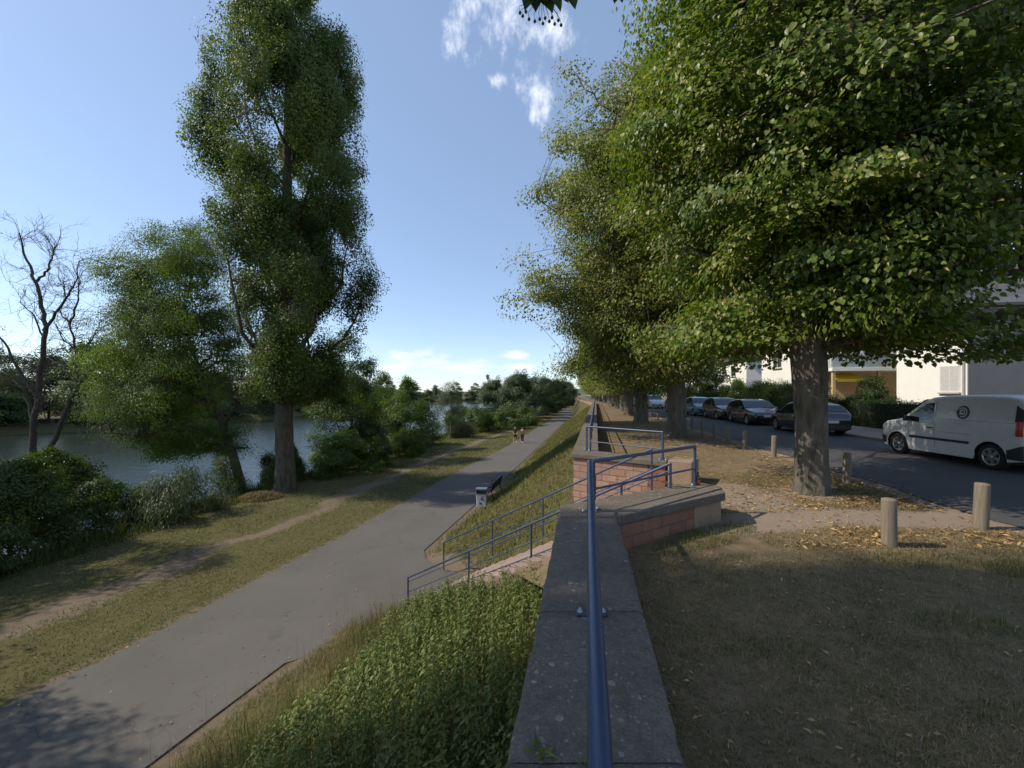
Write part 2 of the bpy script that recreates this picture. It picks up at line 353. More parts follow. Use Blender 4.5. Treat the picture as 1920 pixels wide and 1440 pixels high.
def stone_materials():
    # coping: dark weathered sandstone with round pale lichen
    b = NB('coping_stone'); n1 = b.noise(1.6, 6, .6); n2 = b.noise(14, 6, .7); n3 = b.noise(90, 3, .6)
    c = b.mix(b.ramp(n1, [(.3, 0), (.7, 1)]), (.145, .122, .100), (.225, .192, .158)); c = b.mix(b.ramp(n2, [(.45, 0), (.7, .7)]), c, (.105, .091, .075))
    c = b.mix(b.ramp(n3, [(.35, .5), (.65, 0)]), c, (.05, .046, .042))
    n4 = b.noise(1.1, 3, .5)
    lm = b.ramp(b.math('ADD', b.noise(2.3, 3, .6), b.math('MULTIPLY', n2, .12)), [(.50, 0), (.60, 1)])
    for sc, lo, hi, col, k in ((9, .13, .19, (.36, .34, .28), .85), (17, .15, .21, (.30, .30, .25), .8), (34, .2, .28, (.36, .34, .29), .6)):
        v = b.vor(sc); vs = b.math('ADD', v, b.math('MULTIPLY', b.math('SUBTRACT', b.noise(sc * 2.2, 4, .7), .5), .26))
        spot = b.ramp(vs, [(0, .25), (lo * .55, .55), (lo, 1), (hi, 0)])
        keep = b.ramp(b.vor(sc, out='Color'), [(.55, 0), (.6, 1)], 'CONSTANT')
        f = b.math('MULTIPLY', b.math('MULTIPLY', spot, keep), b.math('MULTIPLY', lm, k)); c = b.mix(f, c, col)
    moss = b.ramp(b.math('ADD', b.math('MULTIPLY', n1, .6), b.math('MULTIPLY', b.noise(5, 5, .7), .5)), [(.62, 0), (.72, .7)])
    c = b.mix(moss, c, (.105, .095, .035))
    b.color(c).set(Roughness=.93).bump(b.math('ADD', n2, b.math('MULTIPLY', n3, .6)), .7, .012); b.p.inputs['Specular IOR Level'].default_value = .2
    for nm, c1, c2 in (('red_sandstone', (.36, .212, .155), (.47, .305, .230)), ('dark_sandstone', (.27, .125, .085), (.37, .20, .14))):
        b = NB(nm); br = b.n.new('ShaderNodeTexBrick'); b.L.new(b.tc.outputs['UV'], br.inputs['Vector'])
        br.inputs['Scale'].default_value = 1.0; br.inputs['Brick Width'].default_value = .36; br.inputs['Row Height'].default_value = .155; br.inputs['Mortar Size'].default_value = .008
        br.inputs['Color1'].default_value = (*c1, 1); br.inputs['Color2'].default_value = (*c2, 1); br.inputs['Mortar'].default_value = (.17, .10, .075, 1); br.inputs['Bias'].default_value = -.1
        n2 = b.noise(9, 6, .7); n3 = b.noise(70, 3, .6)
        c = b.mix(b.ramp(n2, [(.4, 0), (.75, .55)]), br.outputs['Color'], tuple(x * .62 for x in c1)); c = b.mix(b.ramp(n3, [(.4, .3), (.6, 0)]), c, tuple(x * .5 for x in c1))
        h = b.math('SUBTRACT', b.math('MULTIPLY', n2, .6), b.math('MULTIPLY', br.outputs['Fac'], 1.2))
        b.color(c).set(Roughness=.92).bump(h, .8, .02)
    b = NB('plain_sandstone'); n1 = b.noise(2.5, 6); n2 = b.noise(30, 5, .7)
    b.color(b.mix(b.ramp(n2, [(.35, .4), (.65, 0)]), b.mix(b.ramp(n1, [(.3, 0), (.7, 1)]), (.27, .185, .125), (.37, .265, .185)), (.13, .09, .06))).set(Roughness=.92).bump(n2, .6, .01)
    b = NB('step_stone'); n1 = b.noise(1.3, 6); n2 = b.noise(30, 5, .7)
    b.color(b.mix(b.ramp(n2, [(.35, .4), (.65, 0)]), b.mix(b.ramp(n1, [(.3, 0), (.7, 1)]), (.30, .22, .18), (.40, .30, .25)), (.18, .13, .10))).set(Roughness=.92).bump(n2, .5, .008)
    b = NB('blue_paint'); n1 = b.noise(3, 5); n2 = b.noise(45, 5, .7)
    c = b.mix(b.ramp(n1, [(.3, 0), (.7, 1)]), (.034, .054, .110), (.045, .070, .135)); c = b.mix(b.ramp(n2, [(.62, 0), (.75, .5)]), c, (.11, .13, .18)); n3 = b.noise(9, 8, .75); c = b.mix(b.ramp(n3, [(.68, 0), (.72, .85)]), c, (.13, .06, .03))
    b.color(c).set(Roughness=.36).rough(b.ramp(n2, [(.3, .3), (.7, .5)])); b.bump(n2, .1, .002)
    b = NB('post_wood'); n1 = b.noise(5, 5, .6, (1, 1, .2)); n2 = b.noise(40, 5, .7, (1, 1, .06)); cr = b.vor(6, 'DISTANCE_TO_EDGE', (1, 1, .1))
    c = b.mix(b.ramp(n2, [(.3, 0), (.7, 1)]), (.13, .105, .075), (.24, .20, .148)); c = b.mix(b.ramp(n1, [(.45, 0), (.75, .5)]), c, (.19, .18, .13))
    b.color(c).set(Roughness=.9).bump(n2, .6, .008)
stone_materials()
flat('rust', (.30, .12, .045), .9, var=.3, scale=40); flat('bolt_metal', (.35, .38, .42), .45, .6); flat('white_paint', (.56, .56, .55), .42, coat=.4, var=.03)
flat('black_paint', (.012, .013, .016), .25, coat=1.0); flat('grey_paint', (.035, .038, .042), .28, .3, coat=1.0); flat('blue_car_paint', (.05, .13, .33), .3, coat=1.0); flat('teal_paint', (.03, .17, .28), .3, coat=1.0)
flat('silver_paint', (.45, .47, .48), .3, .5, coat=1.0); flat('black_plastic', (.02, .02, .021), .55); flat('tyre_rubber', (.016, .016, .016), .85); flat('rim_metal', (.42, .43, .44), .35, .7)
flat('car_glass', (.015, .022, .026), .05, spec=.9, var=.02); flat('red_lens', (.45, .02, .02), .2); flat('clear_lens', (.6, .62, .64), .12, spec=.8); flat('dark_wood', (.055, .042, .032), .7, var=.3, scale=20)
flat('cast_iron', (.018, .02, .02), .5); flat('bin_metal', (.13, .15, .19), .45, .3); flat('bin_white', (.55, .56, .56), .5, var=.15, scale=18); flat('sticker_dark', (.06, .06, .08), .5); flat('sticker_red', (.4, .06, .05), .5); flat('sticker_blue', (.1, .2, .45), .5)
flat('white_render', (.80, .79, .76), .9, var=.03, scale=2); flat('grey_render', (.36, .35, .34), .9, var=.06, scale=2); flat('beige_render', (.50, .38, .21), .9, var=.06, scale=2); flat('roof_tile', (.10, .095, .10), .8, var=.2, scale=8)
flat('window_glass', (.05, .06, .07), .06, spec=.8); flat('frame_white', (.62, .62, .61), .5); flat('blind_slats', (.55, .55, .54), .6, var=.06); flat('awning_cloth', (.80, .55, .05), .8); flat('balcony_glass', (.35, .40, .40), .2); flat('door_brown', (.20, .14, .08), .6)
flat('skin', (.50, .30, .21), .55); flat('black_cloth', (.022, .022, .026), .85); flat('dark_shorts', (.03, .032, .04), .85); flat('pink_cloth', (.62, .27, .26), .8); flat('maroon_cloth', (.22, .055, .06), .8); flat('hair_brown', (.035, .022, .014), .6); flat('shoe_white', (.7, .68, .64), .6); flat('bag_cloth', (.03, .03, .035), .7)
flat('berry', (.05, .03, .02), .5)
b = NB('bottle_glass'); b.set(Base_Color=(.10, .022, .004, 1), Roughness=.08, Coat_Weight=.5)
flat('bottle_label', (.35, .08, .04), .6)
# ------------------------------------------------------------------ plan of the place (x right, y ahead, z up; upper ground z = 0)
def lerp(pts):
    xs = np.array([p[0] for p in pts], float); ys = np.array([p[1] for p in pts], float)
    return lambda y: np.interp(y, xs, ys)
PZ = -3.35                                                              # cycle path level
path_r = lerp([(-14, -10.9), (0, -6.9), (6.2, -4.9), (8.44, -4.15), (12.5, -3.08), (26.2, -.1), (50, 4.85), (97.5, 14.6), (229, 33), (420, 58)])
path_l = lerp([(-14, -14.4), (0, -10.4), (6.6, -8.43), (8.86, -7.67), (11.57, -7.0), (14.4, -6.2), (26.3, -3.65), (41.9, .17), (81, 8.0), (100, 11.7), (229, 29.4), (420, 54.4)])
trail_c = lerp([(-14, -17), (9.1, -11.7), (12.1, -10.4), (15, -9.4), (23.5, -8.1), (35, -6), (53, -1.4), (75, 5.2), (90, 9.5)])
bank_x = lerp([(-14, -20), (4, -17), (12, -15.6), (16, -14.8), (22, -14.3), (26, -13.2), (36, -12), (54, -7.6), (76, -.5), (100, 5), (130, 10), (205, 20), (420, 44)])
wall_l = lerp([(-14, -2.82), (4.65, .537), (9.6, 1.39), (71, 14.3), (118, 19.2), (230, 37.5), (420, 62)])
WT = .69                                                                # coping width
SB = np.array([-2.47, 9.49]); SU = np.array([.797, -.604]); SN = np.array([.604, .797]); SLEN = 5.9
def fnoise(x, y, s=1.0):
    return (np.sin(x * 1.3 * s + 1.7) * np.cos(y * 1.1 * s - .6) + .6 * np.sin(x * 2.9 * s - y * 2.3 * s + .4) + .4 * np.cos(x * 5.1 * s + y * 4.7 * s)) / 2
def low_h(x, y):
    "height of the river side ground"
    x = np.asarray(x, float); y = np.asarray(y, float)
    pl, pr, wl, bx = path_l(y), path_r(y), wall_l(y), bank_x(y)
    t = np.clip((x - pr - .35) / np.maximum(wl - pr - .6, .5), 0, 1.15)
    rise = 1.75 + .97 * np.clip((y - 8.3) / 1.6, 0, 1)
    up = PZ - .02 + rise * (t * t * (3 - 2 * np.clip(t, 0, 1)) * .45 + t * .55) + .05 * fnoise(x, y, 1.2) * np.clip(t * 6, 0, 1)
    d = np.maximum(pl - x, 0); left = PZ - .02 - .022 * d + .05 * fnoise(x, y, .7) * np.clip(d, 0, 1)
    e = np.clip((bx - x) / 3.4, 0, 2); left = left - 1.75 * (e * e * (3 - 2 * np.clip(e, 0, 1))).clip(0, 1.25)
    h = np.where(x > pr, up + .0225 * (y < 9.3), np.where(x < pl, left, PZ - .02))
    rx, ry = x - SB[0], y - SB[1]; s = rx * SU[0] + ry * SU[1]; w = rx * SN[0] + ry * SN[1]
    st = np.where(s < 0, PZ - .02, PZ + 3.35 * s / SLEN - .33)
    pl_ = np.where(s < 0, PZ - .02, PZ + 3.35 * s / SLEN - .08) + np.where(w > 2, np.maximum(w - 2.3, 0) * .42, np.maximum(-np.where(s < 0, .9, .2) - w, 0) * .42) + np.maximum(-s - 2.2, 0) * .6
    h = np.where((s > -4.5) & (s < SLEN + .3) & (x > pr), np.minimum(h, np.maximum(pl_, PZ - .02)), h)
    return np.where((s > -2.4) & (s < SLEN + .3) & (w > np.where(s < 0, -.75, -.12)) & (w < 2.25), np.minimum(h, st), h)
def steps(*seg):
    out = []
    for a, b, d in seg: out += list(np.arange(a, b, d))
    return np.array(out + [seg[-1][1]])
def sheet(name, ys, cols, hfun, mat, dirt=None, kind='structure'):
    "one height field: cols(y) gives the x positions of a row"
    X = np.array([cols(y) for y in ys]); Y = np.repeat(np.array(ys)[:, None], X.shape[1], 1); Z = hfun(X, Y) if callable(hfun) else np.full_like(X, hfun)
    n, m = X.shape; V = np.stack([X, Y, Z], -1).reshape(-1, 3); idx = np.arange(n * m).reshape(n, m)
    Fq = np.stack([idx[:-1, :-1], idx[:-1, 1:], idx[1:, 1:], idx[1:, :-1]], -1).reshape(-1, 4)
    me = np_mesh(name, V, Fq, smooth=True)
    if dirt is not None:
        a = me.attributes.new('dirt', 'FLOAT', 'POINT'); a.data.foreach_set('value', np.clip(dirt(X, Y), 0, 1).astype(np.float32).ravel())
    return tag(link(name, me, MATS[mat]), kind=kind)

# ------------------------------------------------------------------ river side: meadow, path, trail (a worn strip of the meadow), water
ysL = steps((-14, 3, 1.0), (3, 30, .25), (30, 80, 1.0), (80, 200, 5), (200, 420, 20))
def cols_low(y):
    pl, pr, wl, bx = path_l(y), path_r(y), wall_l(y), bank_x(y)
    a = np.concatenate([np.linspace(bx - 7, bx, 16)[:-1], np.linspace(bx, pl, 34)[:-1], np.linspace(pl, pr, 9)[:-1]])
    return np.concatenate([a, np.linspace(pr, wl + .33, 30)])
def dirt_low(x, y):
    q = trail_c(y) + .3 * np.sin(y * .8) + .15 * np.sin(y * 2.1 + 1); tr = 1 - np.abs(x - q) / (1.15 + .35 * np.sin(y * .55 + 2))
    tr = np.where(y < 88, np.clip(tr, 0, .72) * (.85 + .25 * fnoise(x, y, 1.3)), 0)
    eg = np.maximum(1 - np.abs(x - path_l(y) + .1) / .42, 1 - np.abs(x - path_r(y) - .15) / .55).clip(0, 1)
    rx, ry = x - SB[0], y - SB[1]; s = rx * SU[0] + ry * SU[1]; w = rx * SN[0] + ry * SN[1]
    st = ((s > -2.6) & (s < .6) & (w > -.8) & (w < 2.8)).astype(float)
    return np.maximum(np.maximum(tr, eg * .75), st * .8)
sheet('meadow', ysL, cols_low, low_h, 'meadow_ground', dirt_low)
rg = np.random.default_rng(3)
ysP = steps((-14, 40, .2), (40, 100, 1), (100, 420, 10))
jl = {float(y): rg.normal(0, .035) for y in ysP}
sheet('path', ysP, lambda y: np.linspace(path_l(y) + jl[float(y)], path_r(y), 8), PZ + .004, 'asphalt')
ap = MB()
apron = [(-4.4, 7.7), (-3.75, 8.1), (-3.0, 8.75), (-2.45, 9.15), (-1.05, 11.15), (-1.75, 11.7), (-2.25, 12.0), (-2.7, 12.6), (-3.0, 13.5), (-3.6, 12.5), (-4.3, 9.4)]
ap.add([(x, y, PZ + .0065) for x, y in apron], [tuple(range(len(apron)))])
tag(ap.build('pavement_apron', MATS['asphalt']), kind='structure')
# the open joint along the path's wall side, a shallow dark groove edging
ks = MB(); yy = steps((-14, 8.0, .3)); yy = yy[yy < 8.05]
rows = [[(path_r(y) - .0, y, PZ + .006), (path_r(y) + .018, y, PZ + .006), (path_r(y) + .026, y, PZ - .03)] for y in yy]
ks.grid([[Vector(p) for p in r] for r in rows]); flat('joint_tar', (.085, .066, .054), .9); tag(ks.build('path_edging', MATS['joint_tar']), kind='structure')
WZ = -5.1
wm = MB(); wm.add([(-700, -120, WZ), (60, -120, WZ), (60, 470, WZ), (-700, 470, WZ)], [(0, 1, 2, 3)])
tag(wm.build('river', MATS['water']), kind='structure')
# far bank
shore = [(-320, -60), (-175, 10), (-104, 48), (-70, 84), (-66, 150), (-74, 240), (-68, 320), (-20, 352), (40, 366), (110, 380)]
inl = [(-3000, -600), (-3000, 200), (-3000, 900), (-2400, 1800), (-1600, 2600), (-1000, 3200), (-500, 3500), (0, 3600), (500, 3600), (1200, 3600)]
fb = MB(); rows = []
for (a, b_), (c, d) in zip(shore, inl):
    l = Vector((c - a, d - b_)); u = l.normalized()
    rows.append([Vector((a - u.x * 2, b_ - u.y * 2, WZ - .6)), Vector((a + u.x * 2.5, b_ + u.y * 2.5, WZ + 1.3)), Vector((a + u.x * 30, b_ + u.y * 30, -3.2)), Vector((c, d, -3.0))])
fb.grid(rows[::-1]); tag(fb.build('far_bank', MATS['meadow_ground']), kind='structure')
hl = MB(); rows = []
for i in range(60):
    a = -1.25 + i / 59 * 1.9; x = math.sin(a) * 3000; y = math.cos(a) * 3000; h = 26 + 14 * math.sin(i * .31) + 6 * math.sin(i * .9 + 1)
    rows.append([Vector((x, y, -5)), Vector((x * 1.05, y * 1.05, h)), Vector((x * 1.2, y * 1.2, -5))])
hl.grid(rows[::-1]); flat('hill_green', (.07, .10, .06), .95, scale=.02); tag(hl.build('hills', MATS['hill_green']), kind='structure')

# ------------------------------------------------------------------ upper ground, road, pavement
bol_x = lerp([(-14, 3.2), (0, 5.6), (71, 17.7), (118, 23), (230, 41), (600, 95)])
up_l = lerp([(-14, -2.2), (4.6, 1.05), (6.1, 3.0), (8.3, 3.35), (9.5, 1.75), (71, 14.7), (118, 19.6), (230, 37.9), (420, 62.4), (700, 100)])
ysU = steps((-14, 0, 1), (0, 16, .25), (16, 60, 1), (60, 200, 8), (200, 700, 40))
offU = steps((0, 10, .25), (10, 40, 2), (40, 800, 60))
def dirt_up(x, y):
    band = 1 - np.abs(y - (5.75 + .06 * (x - 3) + .1 * np.sin(x * 1.7))) / .62
    band = np.where((x > 2.6) & (x < 10), band, 0)
    st = 1 - np.hypot(x - 4.1, (y - 7.2) * .75) / 1.25
    road = 1 - np.abs(x - bol_x(y) - .5) / .7
    tree = np.max([1 - np.hypot(x - tx, y - ty) / 1.0 for tx, ty in ((5.54, 7.42), (6.94, 16.9), (8.03, 24.8))], axis=0)
    lit = np.where((x > wall_l(y) + 1.6) & (y > 9), .32 + .2 * fnoise(x, y, .8), 0)
    return np.maximum.reduce([np.clip(band * 1.5, 0, 1), np.clip(st * 1.4, 0, 1), np.clip(road, 0, .8), np.clip(tree, 0, .8), lit])
sheet('ground', ysU, lambda y: up_l(y) + offU, lambda x, y: np.where(x < bol_x(y) + .2, .03 * fnoise(x, y, .9), -.012), 'lawn_ground', dirt_up)
sheet('road', steps((-14, 60, 1), (60, 700, 20)), lambda y: bol_x(y) + np.array([.5 + .12 * math.sin(y * 1.7), 3, 6.05]), .0, 'road_asphalt')
pv = MB(); rows = []
for y in steps((-14, 60, 1), (60, 700, 20)):
    x = bol_x(y); rows.append([Vector((x + 6.05, y, -.01)), Vector((x + 6.06, y, .10)), Vector((x + 6.2, y, .10)), Vector((x + 8.0, y, .104)), Vector((x + 9.3, y, .104)), Vector((x + 9.35, y, -.02))])
pv.grid(rows, smooth=False); tag(pv.build('pavement', MATS['pavement']), kind='structure')

# ------------------------------------------------------------------ river wall
def inset(poly, d):
    "shrink a counter-clockwise convex footprint"
    n = len(poly); out = []
    for i in range(n):
        p0, p1, p2 = [Vector(poly[k % n]) for k in (i - 1, i, i + 1)]
        e1 = (p1 - p0).normalized(); e2 = (p2 - p1).normalized(); n1 = Vector((-e1.y, e1.x)); n2 = Vector((-e2.y, e2.x))
        out.append(p1 + (n1 + n2) / (1 + n1.dot(n2)) * d)
    return [(p.x, p.y) for p in out]
CT = .43                                                                # coping top
def coping(mb, poly, z1=CT, h=.115): mb.prism(poly, z1 - h, z1)
dirw = Vector((.177, .984)); nrw = Vector((.984, -.177))
def run_blocks(p, q, width, n, side, gap=.007):
    "footprints of n coping blocks laid from p to q"
    p, q = Vector(p), Vector(q); d = (q - p); u = d.normalized(); s = Vector((u.y, -u.x)) * width; out = []
    for i in range(n):
        a = p + d * (i / n) + u * gap / 2; b_ = p + d * ((i + 1) / n) - u * gap / 2
        out.append([tuple(a), tuple(a + s), tuple(b_ + s), tuple(b_)])
    return out
near_wall = thing('river_wall', 'weathered red sandstone river wall with lichened coping running under the near blue rail and ending in a splayed wing', 'wall', (.2, 3, 0))
def local(root): return Matrix.Translation(-Vector(root.location))
def put(mb, name, mat, root, **k):
    o = mb.build(name, MATS[mat], root, **k); o.data.transform(local(root)); return o
c1 = MB()
yb = [-9, -6.0, -3.4, -.8, 1.545, 2.62, 4.62]
for a, b_ in zip(yb[:-1], yb[1:]):
    rc = random.Random(int(a * 100)); rows = []; n_ = max(3, int((b_ - a) / .09)); hs_ = rc.uniform(-.002, .003)
    for i in range(n_ + 1):
        y = a + .004 + (b_ - a - .008) * i / n_; x0 = float(wall_l(y)); e = .012 if i in (0, n_) else 0
        j = [rc.gauss(0, .0035) - (.014 * rc.random() if rc.random() < .10 else 0) for _ in range(4)]; z = CT + hs_ - e * .6
        rows.append([Vector((x0 + .004, y, CT - .115)), Vector((x0 - j[0], y, z - .028 + j[1])), Vector((x0 + .008 - j[0], y, z - .009 + j[1] * .7)), Vector((x0 + .03, y, z + rc.gauss(0, .001)))] + [Vector((x0 + WT * q, y, z + rc.gauss(0, .0012))) for q in (.2, .4, .6, .8)] + [Vector((x0 + WT - .03, y, z + rc.gauss(0, .001))), Vector((x0 + WT - .008 + j[2], y, z - .009 + j[3] * .7)), Vector((x0 + WT + j[2], y, z - .028 + j[3])), Vector((x0 + WT - .004, y, CT - .115))])
    c1.grid(rows); c1.add(rows[0], [tuple(range(len(rows[0])))[::-1]]); c1.add(rows[-1], [tuple(range(len(rows[-1])))])
put(c1, 'coping', 'coping_stone', near_wall, weld=1e-6, fix=True)
# splayed near wing: from the wall's corner out to the right
cw = MB(); wing_poly = [(.537, 4.628), (1.225, 4.628), (3.06, 5.73), (3.2, 6.12), (2.98, 6.42), (.62, 5.09)]
cw.prism(wing_poly, CT - .117, CT + .003)
put(cw, 'wing_coping', 'coping_stone', near_wall, weld=1e-5, bevel=.02)
w1 = MB(); w1.prism([(wall_l(-9) + .05, -9), (wall_l(-9) + WT - .05, -9), (wall_l(4.62) + WT - .05, 4.6), (wall_l(4.62) + .05, 4.6)], -2.4, CT - .115)
put(w1, 'masonry', 'dark_sandstone', near_wall)
w2 = MB(); w2.prism([(.59, 4.61), (1.19, 4.61), (2.47, 5.455), (2.2, 5.93), (.66, 5.04)], -2.2, CT - .117)
put(w2, 'wing_masonry', 'dark_sandstone', near_wall)
w3 = MB(); w3.prism([(2.48, 5.45), (3.02, 5.775), (3.14, 6.11), (2.95, 6.37), (2.21, 5.94)], -1.2, CT - .117)
put(w3, 'end_block', 'plain_sandstone', near_wall, weld=1e-5, bevel=.015)

far_wall = thing('river_wall', 'long red sandstone river wall beyond the steps with pale brick wing and coping running into the distance', 'wall', (2, 9.6, 0))
c2 = MB()
segs = [((1.47, 9.75), (14.3, 71), 24), ((14.3, 71), (19.2, 118), 14), ((19.2, 118), (37.5, 230), 20)]
for p, q, n in segs:
    for f_ in run_blocks(p, q, .62, n, 1): c2.prism(f_, CT - .11, CT)
put(c2, 'coping', 'coping_stone', far_wall)
w4 = MB()
for p, q, n in segs:
    f_ = run_blocks(p, q, .62, 1, 1)[0]; w4.prism(inset(f_, .05), -2.9, CT - .11)
put(w4, 'masonry', 'red_sandstone', far_wall)
c3 = MB(); c3.prism([(1.39, 9.57), (3.22, 8.33), (3.60, 8.86), (2.04, 9.92), (1.46, 9.73)], CT - .112, CT + .003)
put(c3, 'wing_coping', 'coping_stone', far_wall, weld=1e-5, bevel=.018)
w5 = MB(); w5.prism([(1.47, 9.59), (2.92, 8.605), (3.28, 9.0), (2.0, 9.85), (1.52, 9.68)], -2.9, CT - .112)
put(w5, 'wing_masonry', 'red_sandstone', far_wall)
w6 = MB(); w6.prism([(3.23, 8.30), (3.62, 8.04), (4.0, 8.57), (3.62, 8.84)], -.2, CT + .04)
put(w6, 'end_block', 'plain_sandstone', far_wall, weld=1e-5, bevel=.02)
w7 = MB(); w7.prism([(2.925, 8.60), (3.22, 8.40), (3.56, 8.80), (3.285, 8.99)], -.9, CT - .113)
put(w7, 'inner_block', 'dark_sandstone', far_wall)

# ------------------------------------------------------------------ steps in the gap
st = MB(); n = 20
for i in range(n):
    s0 = SLEN * i / n; s1 = SLEN * (i + 1) / n + (.03 if i < n - 1 else .35); z1 = PZ + 3.35 * (i + 1) / n; w0, w1_ = -.10, 2.13
    P = [SB + SU * s0 + SN * w0, SB + SU * s1 + SN * w0, SB + SU * s1 + SN * w1_, SB + SU * s0 + SN * w1_]
    st.prism([tuple(p) for p in P], z1 - .62, z1)
stair = st.mesh('steps', weld=0, bevel=0)
tag(link('steps', stair, MATS['step_stone']), 'worn pinkish stone steps dropping between two blue handrails down to the path', 'steps')
fl = MB()   # earth between the near wing and the steps
E = [(.66, 5.06), (2.9, 6.4), SB + SU * 5.85 - SN * .09, SB + SU * 4.0 - SN * .09, SB + SU * 3.2 - SN * .09]
fl.add([(p[0], p[1], z) for p, z in zip(E, (-.75, -.05, -.06, -1.0, -1.5))], [(0, 1, 2, 3, 4)])
tag(fl.build('verge', MATS['lawn_ground']), kind='structure')

# ------------------------------------------------------------------ blue railings
def plate(mb_p, mb_b, c, ang, w=.20, d=.075):
    M = Matrix.Rotation(ang, 3, 'Z'); mb_p.box(Vector(c) + Vector((0, 0, .007)), (w, d, .012), M)
    for sx, mb_b in zip((-1, 1), mb_b):
        o = M @ Vector((sx * w * .36, 0, 0)); mb_b.lathe([(0, .036), (.010, .036), (.013, .030), (.013, .020), (.022, .019), (.022, .013)], 6, Vector(c) + o)
def railing(name, label, a, b_, bars, posts, rtop=.026, rpost=.022, base=None, ang=0.0, cat='railing', joint=None, split=True):
    "straight railing from a to b (the top bar's ends); bars are drops below the top bar; posts are (t, foot drop)"
    a, b_ = Vector(a), Vector(b_); root = thing(name, label, cat, a - Vector((0, 0, posts[0][1])))
    M = local(root); u = (b_ - a).normalized()
    def pt(mb, nm, mat='blue_paint', weld=0): o = mb.build(nm, MATS[mat], root, weld=weld); o.data.transform(M); return o
    t = MB()
    if joint is not None:
        j = a + (b_ - a) * joint; t.tube([a - u * rtop * .6, j - u * .003], rtop); t.tube([j + u * .003, b_ + u * rtop * .6], rtop * .955); t.tube([j - u * .01, j + u * .01], rtop * .88, caps=False)
    else: t.tube([a - u * rtop * .6, b_ + u * rtop * .6], rtop, 12)
    pt(t, 'top_rail')
    for dz, r in bars:
        m = MB(); m.tube([a - Vector((0, 0, dz)), b_ - Vector((0, 0, dz))], r, 8); pt(m, 'rail_bar')
    for tt, drop in posts:
        p = a + (b_ - a) * tt; m = MB(); m.tube([p, p - Vector((0, 0, drop))], rpost, 10); po = pt(m, 'post')
        if base == 'plate':
            mp, mbb = MB(), (MB(), MB()); plate(mp, mbb, p - Vector((0, 0, drop)), ang)
            q = mp.build('base_plate', MATS['blue_paint'], po, weld=1e-5, bevel=.002); q.data.transform(M)
            
            for mb_ in mbb: q = mb_.build('bolt', MATS['bolt_metal'], po); q.data.transform(M)
        elif base == 'collar':
            mp = MB(); f_ = p - Vector((0, 0, drop)); mp.lathe([(rpost * .9, .012), (rpost * 2.1, .010), (rpost * 2.3, .0)], 14, f_); q = mp.build('base_collar', MATS['blue_paint'], po); q.data.transform(M)
    return root
rx = lambda y: .029 + .187 * y
ZT = 1.03                                                               # rail top height
railing('wall_railing', 'thick blue tubular rail running towards the viewer along the near wall top', (rx(-4.5), -4.5, ZT), (.928, 4.80, ZT), [(.30, .015)],
        [(1, ZT - CT), ((2.585 + 4.5) / 9.3, ZT - CT), ((.2 + 4.5) / 9.3, ZT - CT), ((-2.2 + 4.5) / 9.3, ZT - CT)], .0285, .025, 'plate', 0.0, joint=(2.985 + 4.5) / 9.3)
railing('wall_railing', 'short blue two-bar railing standing on the splayed wing beside the brown bottle', (.99, 4.86, ZT), (2.83, 6.19, ZT), [(.34, .015)],
        [(0, ZT - CT), (1, ZT - CT)], .024, .022, 'plate', R(36))
railing('wall_railing', 'short blue two-bar railing on the brick wing across the steps', (1.86, 9.95, ZT), (3.21, 8.52, ZT), [(.36, .013)],
        [(0, ZT - CT), (1, ZT - CT)], .022, .022, 'plate', R(-46))
railing('wall_railing', 'long blue railing receding along the far wall top into the distance', (1.97, 10.05, ZT), (14.75, 71, ZT), [(.34, .013)],
        [(i / 24, ZT - CT) for i in range(25)], .024, .022, None, cat='railing')
a_, b2 = at(765, 1083, 9.49), at(1257, 869, 6.0)
def tpx(a, b, px):
    k = (px - 960) / F; return (k * a.y - a.x) / ((b.x - a.x) - k * (b.y - a.y))
railing('stair_handrail', 'blue three-bar handrail down the near side of the stone steps', a_, b2, [(.10, .010), (.34, .011), (.60, .011)],
        [(0, .80)] + [(tpx(a_, b2, p), .92) for p in (879, 996, 1085, 1165)] + [(1, .8)], .021, .020)
a2, b3 = at(832, 1017, 11.7), at(1222, 842, 7.8)
railing('stair_handrail', 'blue two-bar handrail down the far side of the stone steps', a2, b3, [(.40, .011)],
        [(0, .80)] + [(tpx(a2, b3, p), .92) for p in (923, 1018, 1116)] + [(1, .8)], .021, .020)

# ------------------------------------------------------------------ bottle, bollards, lamp post
bt = thing('bottle', 'brown glass beer bottle standing by the blue post on the splayed wing coping', 'bottle', at(1309, 911, 6.2))
m = MB(); m.lathe([(0, 0), (.030, .001), (.032, .008), (.032, .125), (.028, .145), (.016, .175), (.0125, .19), (.0125, .222), (.0145, .224), (.0145, .234), (0, .234)], 18); m.build('glass', MATS['bottle_glass'], bt)
m = MB(); m.lathe([(.0325, .04), (.0325, .10)], 18); m.build('bottle_label', MATS['bottle_label'], bt)
flat('cap_metal', (.5, .45, .3), .4, .6)
m = MB(); m.lathe([(.0152, .222), (.0155, .236), (.012, .240), (0, .240)], 16); m.build('bottle_cap', MATS['cap_metal'], bt)
def bollard(loc, h, r, label, seed, tilt=(0, 0)):
    rr = random.Random(seed); m = MB(); k = 26; prof = [(r * 1.02, -.15), (r * 1.0, 0), (r * 1.01, h * .3), (r * .985, h * .6), (r * .99, h - .02), (r * .95, h - .004), (r * .6, h + .004), (0, h + .006)]
    m.lathe(prof, k)
    m.v = [(x * (1 + .03 * math.sin(5 * math.atan2(y, x) + seed) + .012 * math.sin(13 * math.atan2(y, x) + z * 5)), y * (1 + .03 * math.sin(5 * math.atan2(y, x) + seed)), z) for x, y, z in m.v]
    o = m.build('bollard', MATS['post_wood']); o.location = loc; o.rotation_euler = (tilt[0], tilt[1], seed)
    return tag(o, label, 'bollard', 'wooden bollards along the road edge')
